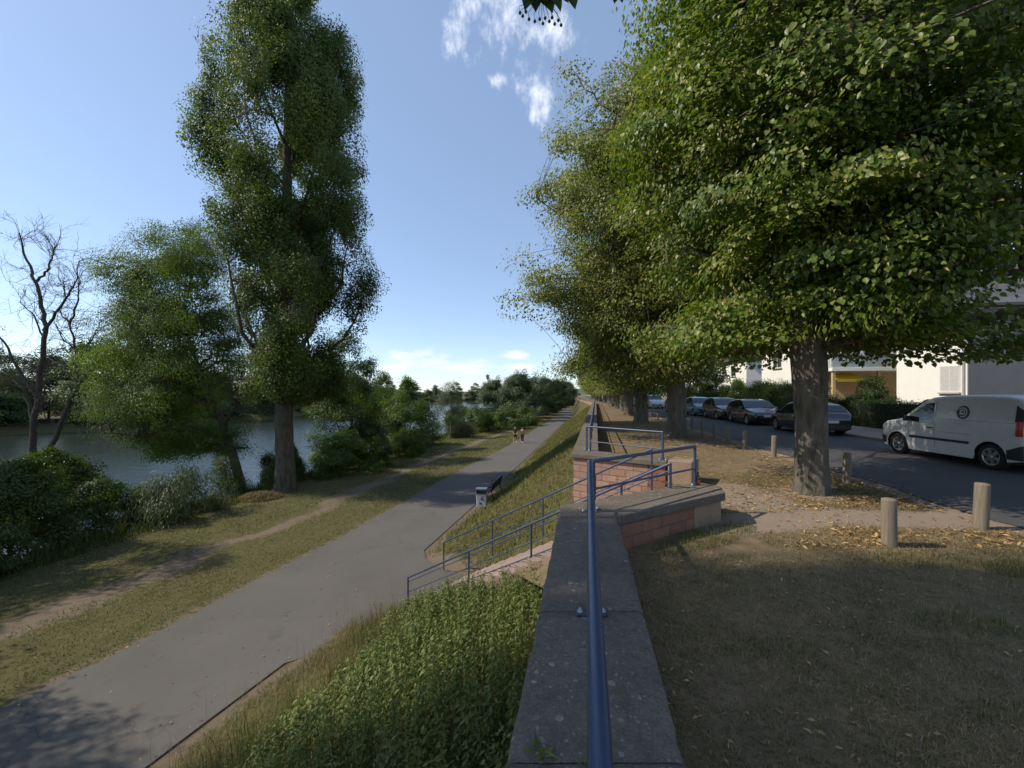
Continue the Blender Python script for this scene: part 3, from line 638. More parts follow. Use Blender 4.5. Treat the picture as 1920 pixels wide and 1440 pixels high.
BL = [((4.61, 4.885), .57, .075, 'short thick wooden bollard standing alone on the dry lawn in front of the row'), ((6.44, 5.5), .62, .078, 'pale sunlit wooden bollard nearest the right edge by the dark road'),
      ((6.95, 8.3), .62, .07, 'wooden bollard just right of the big linden trunk'), ((7.63, 11.66), .62, .07, 'wooden bollard just left of the big linden trunk'),
      ((7.85, 13.5), .60, .065, 'second wooden bollard left of the big linden trunk'), ((8.15, 15.1), .62, .065, 'third wooden bollard left of the big linden trunk, below the black hatchback'),
      ((8.46, 16.7), .60, .065, 'fourth wooden bollard left of the big linden trunk, below the grey hatchback'), ((8.57, 18.0), .62, .065, 'fifth wooden bollard left of the big linden trunk, leaning a little'),
      ((9.06, 20.1), .64, .065, 'sixth wooden bollard, closest on the right of the second linden trunk'), ((10.2, 28), .64, .07, 'wooden bollard between the second and third linden trunks, nearer one'), ((11.0, 31.5), .66, .07, 'sunlit wooden bollard between the second and third linden trunks, farther one')]
for i, (p, h, r, lb) in enumerate(BL):
    bollard((p[0], p[1], 0), h, r, lb, i + 1, (R(random.uniform(-1.5, 1.5)), R(random.uniform(-2, 2) + (3 if i == 7 else 0))))
for i in range(12):
    y = 36 + i * 3.6; bollard((float(bol_x(y)) + .1, y, 0), .62, .07, 'small wooden bollard far off along the lindens', 20 + i)
lp = thing('lamp_post', 'thin pale grey lamp post among the distant linden trunks', 'lamp post', (15.2, 60, 0))
m = MB(); m.tube([(0, 0, 0), (0, 0, .8), (0, 0, 4.6)], [.09, .07, .05], 10); flat('lamp_grey', (.45, .46, .46), .5, .2); m.build('pole', MATS['lamp_grey'], lp)
m = MB(); m.lathe([(0, 5.0), (.16, 4.95), (.2, 4.85), (.12, 4.55), (.05, 4.55)], 12); m.build('lamp_head', MATS['lamp_grey'], lp)

# ------------------------------------------------------------------ bench and litter bin beside the path
pd = math.atan2(.21, 1)                                                 # direction of the path (clockwise from y)
bz = float(low_h(-.75, 19.3)) 
bench = thing('park_bench', 'dark slatted park bench facing the path beside the litter bin', 'bench', (-.78, 19.3, bz + .02), -pd)
# local: y along the path, -x towards the path
m = MB()
for i in range(4): m.box((-.42 + i * .115, 0, .44), (.095, 2.0, .035))
m.build('seat', MATS['dark_wood'], bench, weld=1e-5, bevel=.006)
m = MB(); Mt = Matrix.Rotation(R(14), 3, 'Y')
for i in range(3): m.box((.02 + i * .035, 0, .56 + i * .125), (.032, 2.0, .10), Mt)
m.build('backrest', MATS['dark_wood'], bench, weld=1e-5, bevel=.006)
for sy in (-.8, .8):
    m = MB(); m.tube([(-.42, sy, 0), (-.40, sy, .42), (.0, sy, .42), (.10, sy, .86)], .022, 8); m.tube([(.12, sy, 0), (.0, sy, .42)], .022, 8); m.tube([(-.42, sy, .62), (.05, sy, .64)], .018, 8); m.tube([(-.40, sy, .42), (-.42, sy, .62)], .018, 8)
    m.build('leg', MATS['cast_iron'], bench)
bnz = float(low_h(-1.29, 17.0))
bin_ = thing('litter_bin', 'grey litter bin with sticker-covered white front and dark hood beside the bench', 'litter bin', (-1.29, 17.0, bnz), -pd + R(8))
m = MB(); m.box((0, 0, .50), (.40, .30, .52), taper=1.04); m.build('body', MATS['bin_white'], bin_, weld=1e-5, bevel=.02)
m = MB(); m.prism([(-.23, -.18), (.23, -.18), (.23, .18), (-.23, .18)], .77, .80); m.prism([(-.21, .08), (.21, .08), (.21, .17), (-.21, .17)], .80, .96)
for sx in (-.2, .2): m.box((sx, 0, .88), (.03, .34, .17))
m.box((0, 0, .985), (.47, .38, .05)); m.build('hood', MATS['bin_metal'], bin_, weld=1e-5, bevel=.012)
m = MB(); m.tube([(.12, .19, -.1), (.12, .19, .8)], .028, 10); m.build('post', MATS['cast_iron'], bin_)
rr = random.Random(5)
for i in range(9):
    m = MB(); c = (rr.uniform(-.13, .13), -.1535 - .0022 * i / 9 - .004, rr.uniform(.3, .70)); m.box(c, (rr.uniform(.05, .11), .002, rr.uniform(.04, .09)), Matrix.Rotation(rr.uniform(-.4, .4), 3, 'Y')); m.build('sticker', MATS[rr.choice(['sticker_dark', 'sticker_red', 'sticker_blue', 'sticker_dark'])], bin_)
# ------------------------------------------------------------------ foliage
def unit(a): return a / np.maximum(np.linalg.norm(a, axis=-1, keepdims=True), 1e-9)
LEAF = {   # (along, across, lift) outlines; faces fold along the midrib
    'kite': (np.array([(0, 0, 0), (.5, 0, -.06), (1, 0, -.16), (.40, .5, .06), (.40, -.5, .06)]), [(0, 1, 2, 3), (0, 4, 2, 1)]),
    'heart': (np.array([(0, 0, 0), (.5, 0, -.07), (1, 0, -.2), (.08, .30, .03), (.42, .5, .05), (.08, -.30, .03), (.42, -.5, .05)]), [(0, 1, 4, 3), (1, 2, 4, 4), (0, 5, 6, 1), (1, 6, 2, 2)]),
    'round': (np.array([(0, 0, 0), (.35, 0, -.05), (.7, 0, -.10), (1.02, 0, -.2), (-.07, .22, .03), (.16, .47, .06), (.48, .47, .04), (.80, .22, -.06), (-.07, -.22, .03), (.16, -.47, .06), (.48, -.47, .04), (.80, -.22, -.06)]), [(0, 1, 5, 4), (1, 2, 6, 5), (2, 3, 7, 6), (0, 8, 9, 1), (1, 9, 10, 2), (2, 10, 11, 3)]),
    'long': (np.array([(0, 0, 0), (.5, 0, -.05), (1, 0, -.28), (.35, .5, .03), (.35, -.5, .03)]), [(0, 1, 2, 3), (0, 4, 2, 1)]),
}
def leaves(P, Nn, D, Ln, Wd, kind='kite', var=None):
    "arrays of leaf points, normals, directions, lengths, widths -> V, faces, var"
    T, fc = LEAF[kind]
    Nn = unit(Nn); D = unit(D - Nn * np.sum(D * Nn, -1, keepdims=True)); Sx = np.cross(Nn, D)
    Ln = Ln[:, None, None]; Wd = Wd[:, None, None]
    V = P[:, None, :] + D[:, None, :] * T[None, :, 0:1] * Ln + Sx[:, None, :] * T[None, :, 1:2] * Wd + Nn[:, None, :] * T[None, :, 2:3] * Ln
    n, k = len(P), len(T); base = np.arange(n)[:, None] * k
    quads = [f for f in fc if len(set(f)) == 4]; tris = [tuple(dict.fromkeys(f)) for f in fc if len(set(f)) == 3]
    fl = []; vv = []
    for grp in (quads, tris):
        if grp:
            fl.append((base[:, None, :] + np.array(grp)[None]).reshape(-1, len(grp[0]))); vv.append(np.repeat(var, len(grp)))
    return V.reshape(-1, 3), fl, np.concatenate(vv)
def rnd_unit(n, g): return unit(g.normal(size=(n, 3)))
def crown_clumps(prof, N, g, shell=.75, lump=.22, sup=8, spread=.17, tall=.7, size=0.0):
    if sup > 1:
        prof = np.array(prof, float); sh = spread * 1.5 * prof[:, 3:].max() + size * .8; prof[:, 3:] = np.maximum(prof[:, 3:] - sh, prof[:, 3:] * .35)
        C0, O0 = crown_clumps(prof, max(12, N // sup), g, shell, lump, 1)
        rm = prof[:, 3:].max() + sh; i = g.integers(len(C0), size=N); q = rnd_unit(N, g) * g.random((N, 1)) ** .4 * (1.9 * spread * rm * g.uniform(.6, 1.3, len(C0)))[i][:, None] * np.array([1, 1, tall])
        C = C0[i] + q; h0 = prof[0, 0]; C[:, 2] = np.where(C[:, 2] < h0, h0 + (h0 - C[:, 2]) * .35, C[:, 2]); return C, unit(O0[i] + q * np.array([1, 1, 0]) / rm)
    """prof rows: (h, cx, cy, r_left, r_right, r_front, r_back); returns clump centres and outward directions"""
    prof = np.array(prof, float); hs = prof[:, 0]; rm = prof[:, 3:].mean(1)
    hg = np.linspace(hs[0], hs[-1], 300); w = np.interp(hg, hs, rm) + .15; cdf = np.cumsum(w); cdf /= cdf[-1]
    h = np.interp(g.random(N), cdf, hg); th = g.random(N) * 2 * np.pi; ph = g.random(6) * 6.28
    c, s = np.cos(th), np.sin(th)
    I = lambda k: np.interp(h, hs, prof[:, k])
    rx_ = np.where(c < 0, I(3), I(4)); ry_ = np.where(s < 0, I(5), I(6))
    r = 1 / np.sqrt((c / rx_) ** 2 + (s / ry_) ** 2)
    H = hs[-1] - hs[0]
    r = r * (1 + lump * (np.sin(th * 3 + h / H * 9 + ph[0]) * .5 + np.sin(th * 5 - h / H * 17 + ph[1]) * .35 + np.sin(th * 2 + h / H * 26 + ph[2]) * .4))
    u = g.random(N); q = np.where(g.random(N) < shell, .72 + .28 * np.sqrt(u), .25 + .5 * np.sqrt(u)); r = r * q
    C = np.stack([I(1) + r * c, I(2) + r * s, h], -1); O = np.stack([c, s, np.zeros(N)], -1)
    return C, O
def bezier(p0, p1, p2, n):
    t = np.linspace(0, 1, n)[:, None]; return (1 - t) ** 2 * p0 + 2 * t * (1 - t) * p1 + t ** 2 * p2
class Tubes:
    "many tapered tubes in one mesh, quick"
    def __init__(s): s.V = []; s.F = []; s.n = 0
    def add(s, pts, rad, k=6):
        pts = np.asarray(pts, float); m = len(pts); T = unit(np.gradient(pts, axis=0))
        a = np.array([.31, .77, .55]) if abs(T[0] @ np.array([.31, .77, .55])) < .9 else np.array([1., 0, 0])
        U = unit(np.cross(T, a)); Wv = np.cross(T, U); an = np.arange(k) / k * 2 * np.pi
        rad = np.asarray(rad, float)[:, None, None]
        V = pts[:, None] + rad * (U[:, None] * np.cos(an)[None, :, None] + Wv[:, None] * np.sin(an)[None, :, None])
        i = np.arange(m - 1)[:, None] * k; j = np.arange(k)[None]; j2 = (j + 1) % k
        Fq = np.stack([i + j, i + j2, i + k + j2, i + k + j], -1).reshape(-1, 4) + s.n
        s.V.append(V.reshape(-1, 3)); s.F.append(Fq); s.n += m * k
    def raw(s, V, Fq): s.V.append(np.asarray(V, float)); s.F.append(np.asarray(Fq) + s.n); s.n += len(V)
    def mesh(s, name): return np_mesh(name, np.concatenate(s.V), np.concatenate(s.F), smooth=True)
def trunk_tube(tb, pts, g, k=20, flare=.35, rough=.05, sub=5):
    "pts (x,y,z,r): bole with root flare and lumpy, ridged section"
    pts = np.array(pts, float); n = (len(pts) - 1) * sub + 1; t = np.linspace(0, len(pts) - 1, n)
    Q = np.stack([np.interp(t, np.arange(len(pts)), pts[:, i]) for i in range(4)], -1)
    an = np.arange(k) / k * 2 * np.pi; ph = g.random(8) * 6.28; V = []
    for x, y, z, r in Q:
        dz = z - pts[0, 2]; f = flare * math.exp(-max(dz, 0) / .28)
        lobes = .5 + .5 * np.cos(5 * an + ph[0] + .3 * np.sin(an * 2 + ph[1]))
        rr_ = r * (1 + f * (.35 + 1.0 * lobes) + rough * (np.sin(3 * an + dz * .9 + ph[2]) + .7 * np.sin(7 * an - dz * 1.6 + ph[3]) + .5 * np.sin(13 * an + dz * 2.5 + ph[4])))
        V.append(np.stack([x + rr_ * np.cos(an), y + rr_ * np.sin(an), np.full(k, z)], -1))
    V = np.array(V); i = np.arange(n - 1)[:, None] * k; j = np.arange(k)[None]; j2 = (j + 1) % k
    tb.raw(V.reshape(-1, 3), np.stack([i + j, i + j2, i + k + j2, i + k + j], -1).reshape(-1, 4))
    return Q
def make_tree(name, label, cat, base, trunk, prof, N, per, size, flat_, leaf, mat, bark, seed, group=None, limbs=12, attach=.9, twigs=1.0, shell=.75, lump=.22, aspect=.75, kind='kite',
              up=.55, outw=.55, rand=.7, down=.6, limb_r=.34, flare=.35, droop=.25, hmin=1.5, sup=6, spread=.12, tall=.8, tight=.5, extra=None, keep=None, stand=.0, k=20, pale_out=0.0):
    g = np.random.default_rng(seed); root = thing(name, label, cat, base, 0, group)
    tb = Tubes(); Q = trunk_tube(tb, trunk, g, flare=flare, k=k)
    C, O = crown_clumps(prof, N, g, shell, lump, sup, spread, tall, size)
    if extra is not None:
        ex = np.array(extra, float); C = np.concatenate([C, ex]); O = np.concatenate([O, unit(ex * [1, 1, 0] + 1e-6)])
    if keep is not None:
        kk = keep(C); C, O = C[kk], O[kk]
    tz = Q[:, 2]; tx = lambda h: np.array([np.interp(h, tz, Q[:, 0]), np.interp(h, tz, Q[:, 1]), h]); tr = lambda h: float(np.interp(h, tz, Q[:, 3]))
    # limbs towards spread-out clumps, then a branch to each clump from the nearest limb
    sel = [int(np.argmax(C[:, 2]))]; dmin = np.linalg.norm(C - C[sel[0]], axis=1)
    for _ in range(min(limbs, len(C)) - 1):
        i = int(np.argmax(dmin)); sel.append(i); dmin = np.minimum(dmin, np.linalg.norm(C - C[i], axis=1))
    nodes = [np.array([tx(h) for h in np.linspace(max(hmin, tz[0]), tz[-1], 10)])]; nr = [np.array([tr(h) * .4 for h in np.linspace(max(hmin, tz[0]), tz[-1], 10)])]
    for i in sel:
        c = C[i]; rho = np.linalg.norm(c[:2] - tx(c[2])[:2]); h0 = float(np.clip(c[2] - rho * attach, hmin + g.random() * .8, tz[-1] * .97)); p0 = tx(h0); r0 = max(tr(h0) * limb_r * 1.35, .03)
        mid = p0 * .5 + c * .5; mid[2] += -.05 * rho + (.18 * rho if attach < 1.3 else -.1 * rho) ; mid[:2] = p0[:2] + (c[:2] - p0[:2]) * (.55 if attach < 1.3 else .7)
        B = bezier(p0, mid, c * .96 + p0 * .04, 9); B[1:-1] += g.normal(size=(7, 3)) * .035 * rho; rad = np.linspace(r0, .018, 9) ** 1.0
        tb.add(B, rad, 7); nodes.append(B[2:]); nr.append(rad[2:])
    ND = np.concatenate(nodes); NR = np.concatenate(nr)
    for i in range(len(C)):
        if g.random() > twigs: continue
        d = ND - C[i]; cost = np.linalg.norm(d, axis=1) + 1.5 * np.maximum(d[:, 2], 0); j = int(np.argmin(cost)); p0 = ND[j]; c = C[i]
        if cost[j] < .15: continue
        L_ = np.linalg.norm(c - p0); mid = (p0 + c) / 2 + np.array([0, 0, .12 * L_]) + g.normal(size=3) * .08 * L_
        tb.add(bezier(p0, mid, c, 6), np.linspace(min(NR[j] * .6, .045), .006, 6), 5)
    tr_o = link('trunk', tb.mesh('trunk'), MATS[bark], root)
    # leaves
    n = len(C); cnt = np.maximum(3, (per * g.uniform(.55, 1.4, n)).astype(int)); idx = np.repeat(np.arange(n), cnt); m = len(idx)
    sz = size * g.uniform(.65, 1.35, n); G = rnd_unit(m, g) * (g.random((m, 1)) ** .42) * tight * 2.0 + g.normal(size=(m, 3)) * .03
    off = G * sz[idx][:, None] * np.array([1, 1, flat_]); off[:, 2] -= droop * (off[:, 0] ** 2 + off[:, 1] ** 2) / np.maximum(sz[idx], .2)
    P = C[idx] + off; Oi = O[idx]
    cn = unit(np.array([0, 0, 1.0]) * up + O * outw + rnd_unit(n, g) * .45); Nn = cn[idx] + unit(off + 1e-6) * .35 + rnd_unit(m, g) * rand * .8; D = Oi * .5 + unit(off + 1e-6) * .5 - np.array([0, 0, 1.0]) * down + rnd_unit(m, g) * .5
    Ln = leaf * g.uniform(.65, 1.2, m); cv = g.normal(0, .10, n)
    var = np.clip(g.random(m) * .86 + cv[idx] * .8 + .05, 0, .86); pale = g.random(m) < (.10 if pale_out == 0 else pale_out); var = np.where(pale, .97, var)
    V, fl, vv = leaves(P, Nn, D, Ln, Ln * aspect * np.where(pale, .42, 1), kind, var)
    link('crown', np_mesh('crown', V, fl, vv), MATS[mat], root)
    return root

# the large linden by the road
lind1 = [(-.02, 0, -.2, .285), (0, 0, .0, .275), (.0, 0, .6, .255), (.01, 0, 1.4, .25), (.0, .02, 2.3, .27), (-.03, .05, 3.0, .28), (-.08, .1, 4.6, .25), (-.2, .1, 7, .19), (-.1, .2, 10, .11), (0, .2, 13, .04)]
prof1 = [(2.85, .6, 0, 1.4, 3.0, 1.2, 2.4), (3.6, .5, 0, 2.6, 4.8, 2.4, 3.8), (4.8, .4, 0, 3.4, 6.8, 3.3, 5.6), (6.5, .4, .2, 3.8, 7.6, 3.7, 6.2), (8.5, .3, .2, 3.8, 7.6, 3.7, 6.2), (11, .3, .2, 3.4, 6.4, 3.2, 5.4), (13.5, .2, .2, 2.4, 4.4, 2.3, 3.6), (15.8, 0, .2, .9, 1.2, .9, 1.2)]
ex1 = [(2.9, -.9, 2.75), (3.4, -1.2, 2.9), (2.3, -.6, 2.7), (3.9, -.8, 3.1), (4.4, -1.5, 3.5), (3.0, -1.9, 3.5), (4.6, -2.2, 4.0), (5.2, -1.5, 3.7), (3.6, .2, 2.7), (4.3, -.2, 2.75), (4.9, -.6, 2.9), (5.5, -1.0, 3.2), (5.9, -.2, 3.3), (6.4, -.8, 3.5), (5.2, .4, 3.1), (6.8, .2, 3.7), (4.0, -1.9, 3.5), (5.6, -2.2, 4.1), (6.4, -1.8, 4.3), (7.0, -1.0, 4.5), (-1.3, -.6, 2.9), (-1.9, .2, 3.0), (-1.2, .5, 2.6), (1.2, -.4, 2.7), (.5, -1.0, 2.9)]
L1 = make_tree('linden_tree', 'nearest linden tree, its thick ridged trunk half sunlit beside the road', 'tree', (5.54, 7.42, 0), lind1, prof1, 1250, 275, .68, .36, .078, 'linden_leaf', 'linden_bark', 11,
               'linden trees in a row along the road', limbs=24, attach=.75, kind='round', aspect=.92, sup=13, spread=.15, lump=.32, flare=.22, extra=ex1, hmin=2.6, k=36, pale_out=.13)
lind2 = [(0, 0, -.2, .44), (0, 0, 0, .42), (0, 0, .8, .38), (-.03, 0, 2, .37), (-.1, 0, 3.4, .34), (-.3, 0, 6, .25), (-.5, 0, 9, .15), (-.6, 0, 12.5, .05)]
prof2 = [(2.6, -.6, 0, 2.4, 2.8, 2.2, 2.4), (3.8, -1.0, 0, 5.0, 4.8, 4.4, 4.6), (5.5, -1.0, 0, 6.4, 5.4, 5.2, 5.2), (7.5, -1.0, 0, 7.0, 5.4, 5.6, 5.4), (9.5, -1, 0, 6.9, 5.4, 5.4, 5.4), (11.6, -.9, 0, 6.2, 5.4, 4.8, 4.8), (13.4, -1.0, 0, 4.8, 5, 4, 4), (15.0, -.8, 0, 2.4, 2.8, 2, 2)]
L2 = make_tree('linden_tree', 'second linden tree, with a dark trunk and a yellowish crown against the open sky', 'tree', (6.94, 16.9, 0), lind2, prof2, 1750, 160, .80, .5, .105, 'far_linden_leaf', 'linden_bark', 12,
               'linden trees in a row along the road', limbs=20, attach=.75, aspect=.85, flare=.2, hmin=2.8, sup=12, spread=.13, lump=.20, pale_out=.2)
prof3 = [(2.2, 0, 0, 3.6, 3.6, 3.6, 3.6), (4, 0, 0, 5.2, 5.2, 5, 5), (7, 0, 0, 6.0, 5.6, 5.4, 5.4), (10, 0, 0, 5.2, 5, 4.6, 4.6), (12.5, 0, 0, 3.2, 3, 3, 3), (14, 0, 0, 1, 1, 1, 1)]
L3 = make_tree('linden_tree', 'third linden tree from the viewer with litter heaped round its flared foot', 'tree', (8.03, 24.8, 0), lind2, prof3, 700, 110, 1.05, .5, .15, 'far_linden_leaf', 'linden_bark', 13,
               'linden trees in a row along the road', limbs=12, attach=.75, aspect=.85, flare=.3, hmin=2.4, twigs=.6, pale_out=.2)
row = [(9.7, 33.3), (11.6, 41.5), (13.1, 49.5), (14.6, 57.5), (16.1, 65.5), (17.9, 74), (19, 82), (20, 91), (21.3, 100), (22.8, 110), (24.6, 121), (26.8, 133), (29.5, 147), (32.5, 163), (36, 181), (40, 201), (46, 226)]
nm = ['fourth linden tree from the viewer, slim sunlit trunk just left of the third', 'fifth linden tree from the viewer, its trunk overlapping the fourth']
for i, (x, y) in enumerate(row):
    copy_tree(L3, (x, y, 0), i * 1.9 + .7, (1 + .08 * math.sin(i * 2.1),) * 3, nm[i] if i < 2 else 'distant linden tree far down the row, only its leafy canopy and dark trunk showing', 'linden trees in a row along the road')
# a linden overhead, behind the viewer: its crown shades the lawn, one twig hangs into the picture
LO = copy_tree(L3, (5.6, -6.6, 0), 2.2, None, 'linden tree behind the viewer, one leafy fruiting twig hanging in at the top', 'linden trees in a row along the road')
def sprig():
    g = np.random.default_rng(4); b0 = Vector(LO.location); inv = (Matrix.Translation(b0) @ Matrix.Rotation(2.2, 4, 'Z')).inverted()
    d = 1.5; tb = Tubes(); pts = []
    for a in ([(1120, -260, 1.5), (1060, -120, 1.5), (1030, -40, 1.5), (1018, -5, 1.5)], [(1200, -260, 1.55), (1170, -80, 1.52), (1156, -14, 1.5)], [(1060, -110, 1.5), (1010, -40, 1.48), (985, -6, 1.5)]):
        tb.add(np.array([at(*q) for q in a]), np.linspace(.006, .002, len(a)), 5)
    for px, py in ((980, 30), (992, 36), (1003, 40), (1018, 44), (1030, 40), (1040, 45), (1052, 47), (1022, 34), (1047, 38), (975, 24), (986, 22), (1012, 36), (1035, 33)):
        tb.add(np.array([at(1015 + (px - 1015) * .3, 0, d), at(px - 2, py - 12, d), at(px, py, d)]), [.0012, .0009, .0008], 4)
        for f_ in (0,): pts.append(at(px, py, d))
    o = link('twig', tb.mesh('twig'), MATS['thin_bark'], LO); o.data.transform(inv)
    m = MB()
    for p in pts:
        q = 9; m.lathe([(0, -.006), (.0042, -.0042), (.006, 0), (.0042, .0042), (0, .006)], 8, p)
    o = m.build('fruit', MATS['berry'], LO); o.data.transform(inv)
    LP = [(992, -14, 984, 20, 0), (1000, -22, 1004, 24, 0), (1012, -16, 1018, 26, 0), (1022, -20, 1036, 28, 0), (1034, -18, 1050, 22, 0), (1046, -22, 1064, 10, 0), (985, -18, 966, 6, 0), (1028, -30, 1026, 14, 0), (1008, -34, 996, 8, 0), (1150, -20, 1150, 12, 0), (1160, -22, 1164, 17, 0), (1170, -28, 1178, 2, 0), (1060, -50, 1082, -18, 0), (978, -40, 952, -18, 0)]
    P, D, Ln = [], [], []
    for x0, y0, x1, y1, w in LP:
        a = np.array(at(x0, y0, d + g.normal(0, .012))); b_ = np.array(at(x1, y1, d + g.normal(0, .012))); P.append(a); D.append(b_ - a); Ln.append(np.linalg.norm(b_ - a))
    P, D, Ln = np.array(P), np.array(D), np.array(Ln); Nn = np.array([0, -1, .25]) + g.normal(size=P.shape) * .28
    V, fl, vv = leaves(P, Nn, D, Ln, Ln * .80, 'round', g.random(len(P)) * .8)
    o = link('twig_leaves', np_mesh('twig_leaves', V, fl, vv), MATS['berry_leaf'], LO); o.data.transform(inv)
sprig()

# poplars on the bank
ptr = [(0, 0, -.4, .62), (0, 0, 0, .58), (0, 0, 1.5, .47), (-.03, 0, 4, .43), (.03, 0, 8, .37), (.1, 0, 13, .29), (.15, 0, 19, .2), (.2, 0, 26, .11), (.2, 0, 33, .03)]
pprof = [(5.6, .7, 0, 1.6, 2.6, 3, 2.6), (7.4, .6, 0, 2.6, 4.2, 4.6, 4), (10.5, .4, 0, 3.2, 4.8, 5.2, 4.6), (13.5, .3, 0, 3.7, 4.5, 4.9, 4.6), (16.5, .2, 0, 5.0, 4.8, 4.7, 4.7), (18.5, .1, 0, 5.4, 4.8, 4.6, 4.6), (20.5, .1, 0, 4.6, 4.6, 4.3, 4.3), (24, .15, 0, 3.9, 4.3, 4, 4), (27, .2, 0, 3.5, 3.6, 3.5, 3.5), (30, .2, 0, 2.8, 2.8, 2.6, 2.6), (33, .2, 0, 1.6, 1.6, 1.5, 1.5), (34.5, .2, 0, .8, .8, .8, .8)]
def pkeep(C): 
    g = np.random.default_rng(2); k = np.ones(len(C), bool)
    for hx, hy, hz, r in ((-1.6, -2, 21.6, 1.0), (-2.6, -1, 15.2, 1.2), (1.7, -2, 24.0, .8), (-2.9, 0, 11.6, 1.3), (2.0, -2, 17.4, .9), (-1.0, -2, 17.6, .9), (1.6, -1, 9.8, 1.0)): k &= np.hypot(C[:, 0] - hx, C[:, 2] - hz) > r
    return k
P1 = make_tree('poplar_tree', 'very tall dark green poplar with a stout trunk between the trail and the river', 'tree', (-12.62, 22.2, float(low_h(-12.62, 22.2))), ptr, pprof, 2300, 215, .56, 1.35, .105, 'poplar_leaf', 'poplar_bark', 21,
               limbs=34, attach=2.3, kind='kite', aspect=.9, up=.3, outw=.6, rand=.9, down=.7, droop=.0, hmin=4.5, limb_r=.30, flare=.28, lump=.22, sup=12, spread=.10, tall=1.7, keep=pkeep, k=32, shell=.7)
P2 = copy_tree(P1, (-15.2, -.55, -3.6), 1.6, (1.15, 1.12, 1.0), 'tall poplar on the bank left of the viewer whose crown shades the wall and lawn')
# leaning locust tree
loc_t = [(0, 0, -.5, .34), (0, 0, 0, .30), (-.2, 0, 1.6, .25), (-.75, 0, 3.6, .22), (-1.3, -.1, 5.6, .17), (-2.2, -.2, 7.6, .12), (-2.9, -.3, 9.6, .08), (-3.2, -.3, 12, .03)]
lprof = [(3.3, -5.4, -.3, 3.8, 4.2, 2.2, 2.2), (4.2, -4.6, -.2, 5.2, 6.0, 3.4, 3.2), (6.0, -4.0, 0, 5.6, 5.8, 4, 3.8), (8.5, -3.7, 0, 6.0, 5.6, 4.4, 4), (11, -3.6, 0, 6.0, 5.4, 4.2, 4), (13, -3.7, 0, 5.8, 5.4, 3.8, 3.8), (14.8, -3.9, 0, 4.8, 5.0, 3.2, 3.2), (16.0, -3.9, 0, 2.8, 3.2, 2, 2)]
LT = make_tree('locust_tree', 'feathery light green tree leaning left over the river beside the poplar', 'tree', (-15.95, 23.7, float(low_h(-15.95, 23.7))), loc_t, lprof, 1250, 180, .70, .7, .115, 'locust_leaf', 'thin_bark', 31,
               limbs=18, attach=.55, aspect=.42, kind='long', sup=13, spread=.15, tall=.85, outw=.6, rand=.6, down=.5, droop=.12, hmin=3.0, lump=.42, limb_r=.5)
# bare tree: limbs laid out by hand, twigs grown from them
def bare_tree():
    d = 23.5; bx, by = (68 - 960) / F * d, d; root = thing('bare_tree', 'dead leafless tree with two forked limbs at the left edge by the river', 'tree', (bx, by, float(low_h(bx, by)) - .2)); g = np.random.default_rng(8); tb = Tubes(); b0 = np.array(root.location)
    LM = [([(68, 960), (66, 890), (62, 830), (72, 740), (84, 640), (82, 590), (66, 530), (48, 480), (36, 436)], .21, 0), ([(70, 900), (92, 845), (122, 775), (148, 720), (142, 655), (130, 610), (112, 580)], .15, .6),
          ([(148, 720), (172, 690), (200, 665), (213, 650), (208, 640)], .085, .8), ([(82, 620), (102, 590), (128, 555), (142, 530), (148, 490)], .085, -.5), ([(70, 745), (40, 700), (10, 640), (-30, 600)], .11, -.6),
          ([(66, 800), (45, 730), (10, 700), (-25, 690)], .095, .5), ([(66, 530), (88, 508), (100, 480), (98, 462)], .07, .3), ([(122, 555), (118, 530)], .04, .2), ([(130, 610), (148, 560), (148, 520)], .06, .4), ([(84, 640), (62, 590), (38, 568)], .05, -.3),
          ([(138, 690), (170, 640), (192, 600)], .05, .5), ([(142, 655), (120, 640), (100, 605)], .05, 1.0), ([(150, 720), (120, 690), (92, 670)], .04, 1.0)]
    nodes = []
    for pts, r, dy in LM:
        A = np.array([np.array(at(x, y, d + dy * i / len(pts))) - b0 for i, (x, y) in enumerate(pts)]); t = np.linspace(0, len(A) - 1, len(A) * 4); B = np.stack([np.interp(t, np.arange(len(A)), A[:, i]) for i in range(3)], -1); B[1:-1] += g.normal(size=(len(B) - 2, 3)) * .035
        tb.add(B, np.linspace(r, max(.02, r * .16), len(B)), 8)
        for i in range(len(B) // 4, len(B)): nodes.append((B[i], unit(B[min(i + 1, len(B) - 1)] - B[i - 1])))
    def twig(p, dr, L_, r, lv):
        pts = [p]; q = p.copy(); dd = dr.copy()
        for _ in range(5): dd = unit(dd + g.normal(size=3) * .28 + np.array([0, 0, .06])); q = q + dd * L_ / 5; pts.append(q.copy())
        tb.add(np.array(pts), np.linspace(r, r * .35, 6), 4)
        if lv:
            for k in range(3): i = g.integers(1, 5); twig(pts[i], unit(dd + g.normal(size=3) * .8), L_ * g.uniform(.4, .7), r * .6, lv - 1)
    for i in range(230):
        p, t = nodes[g.integers(len(nodes))]; twig(p, unit(t * .6 + g.normal(size=3) * .7), g.uniform(.9, 2.4), .015, 2)
    link('branches', tb.mesh('branches'), MATS['dead_bark'], root)
bare_tree()

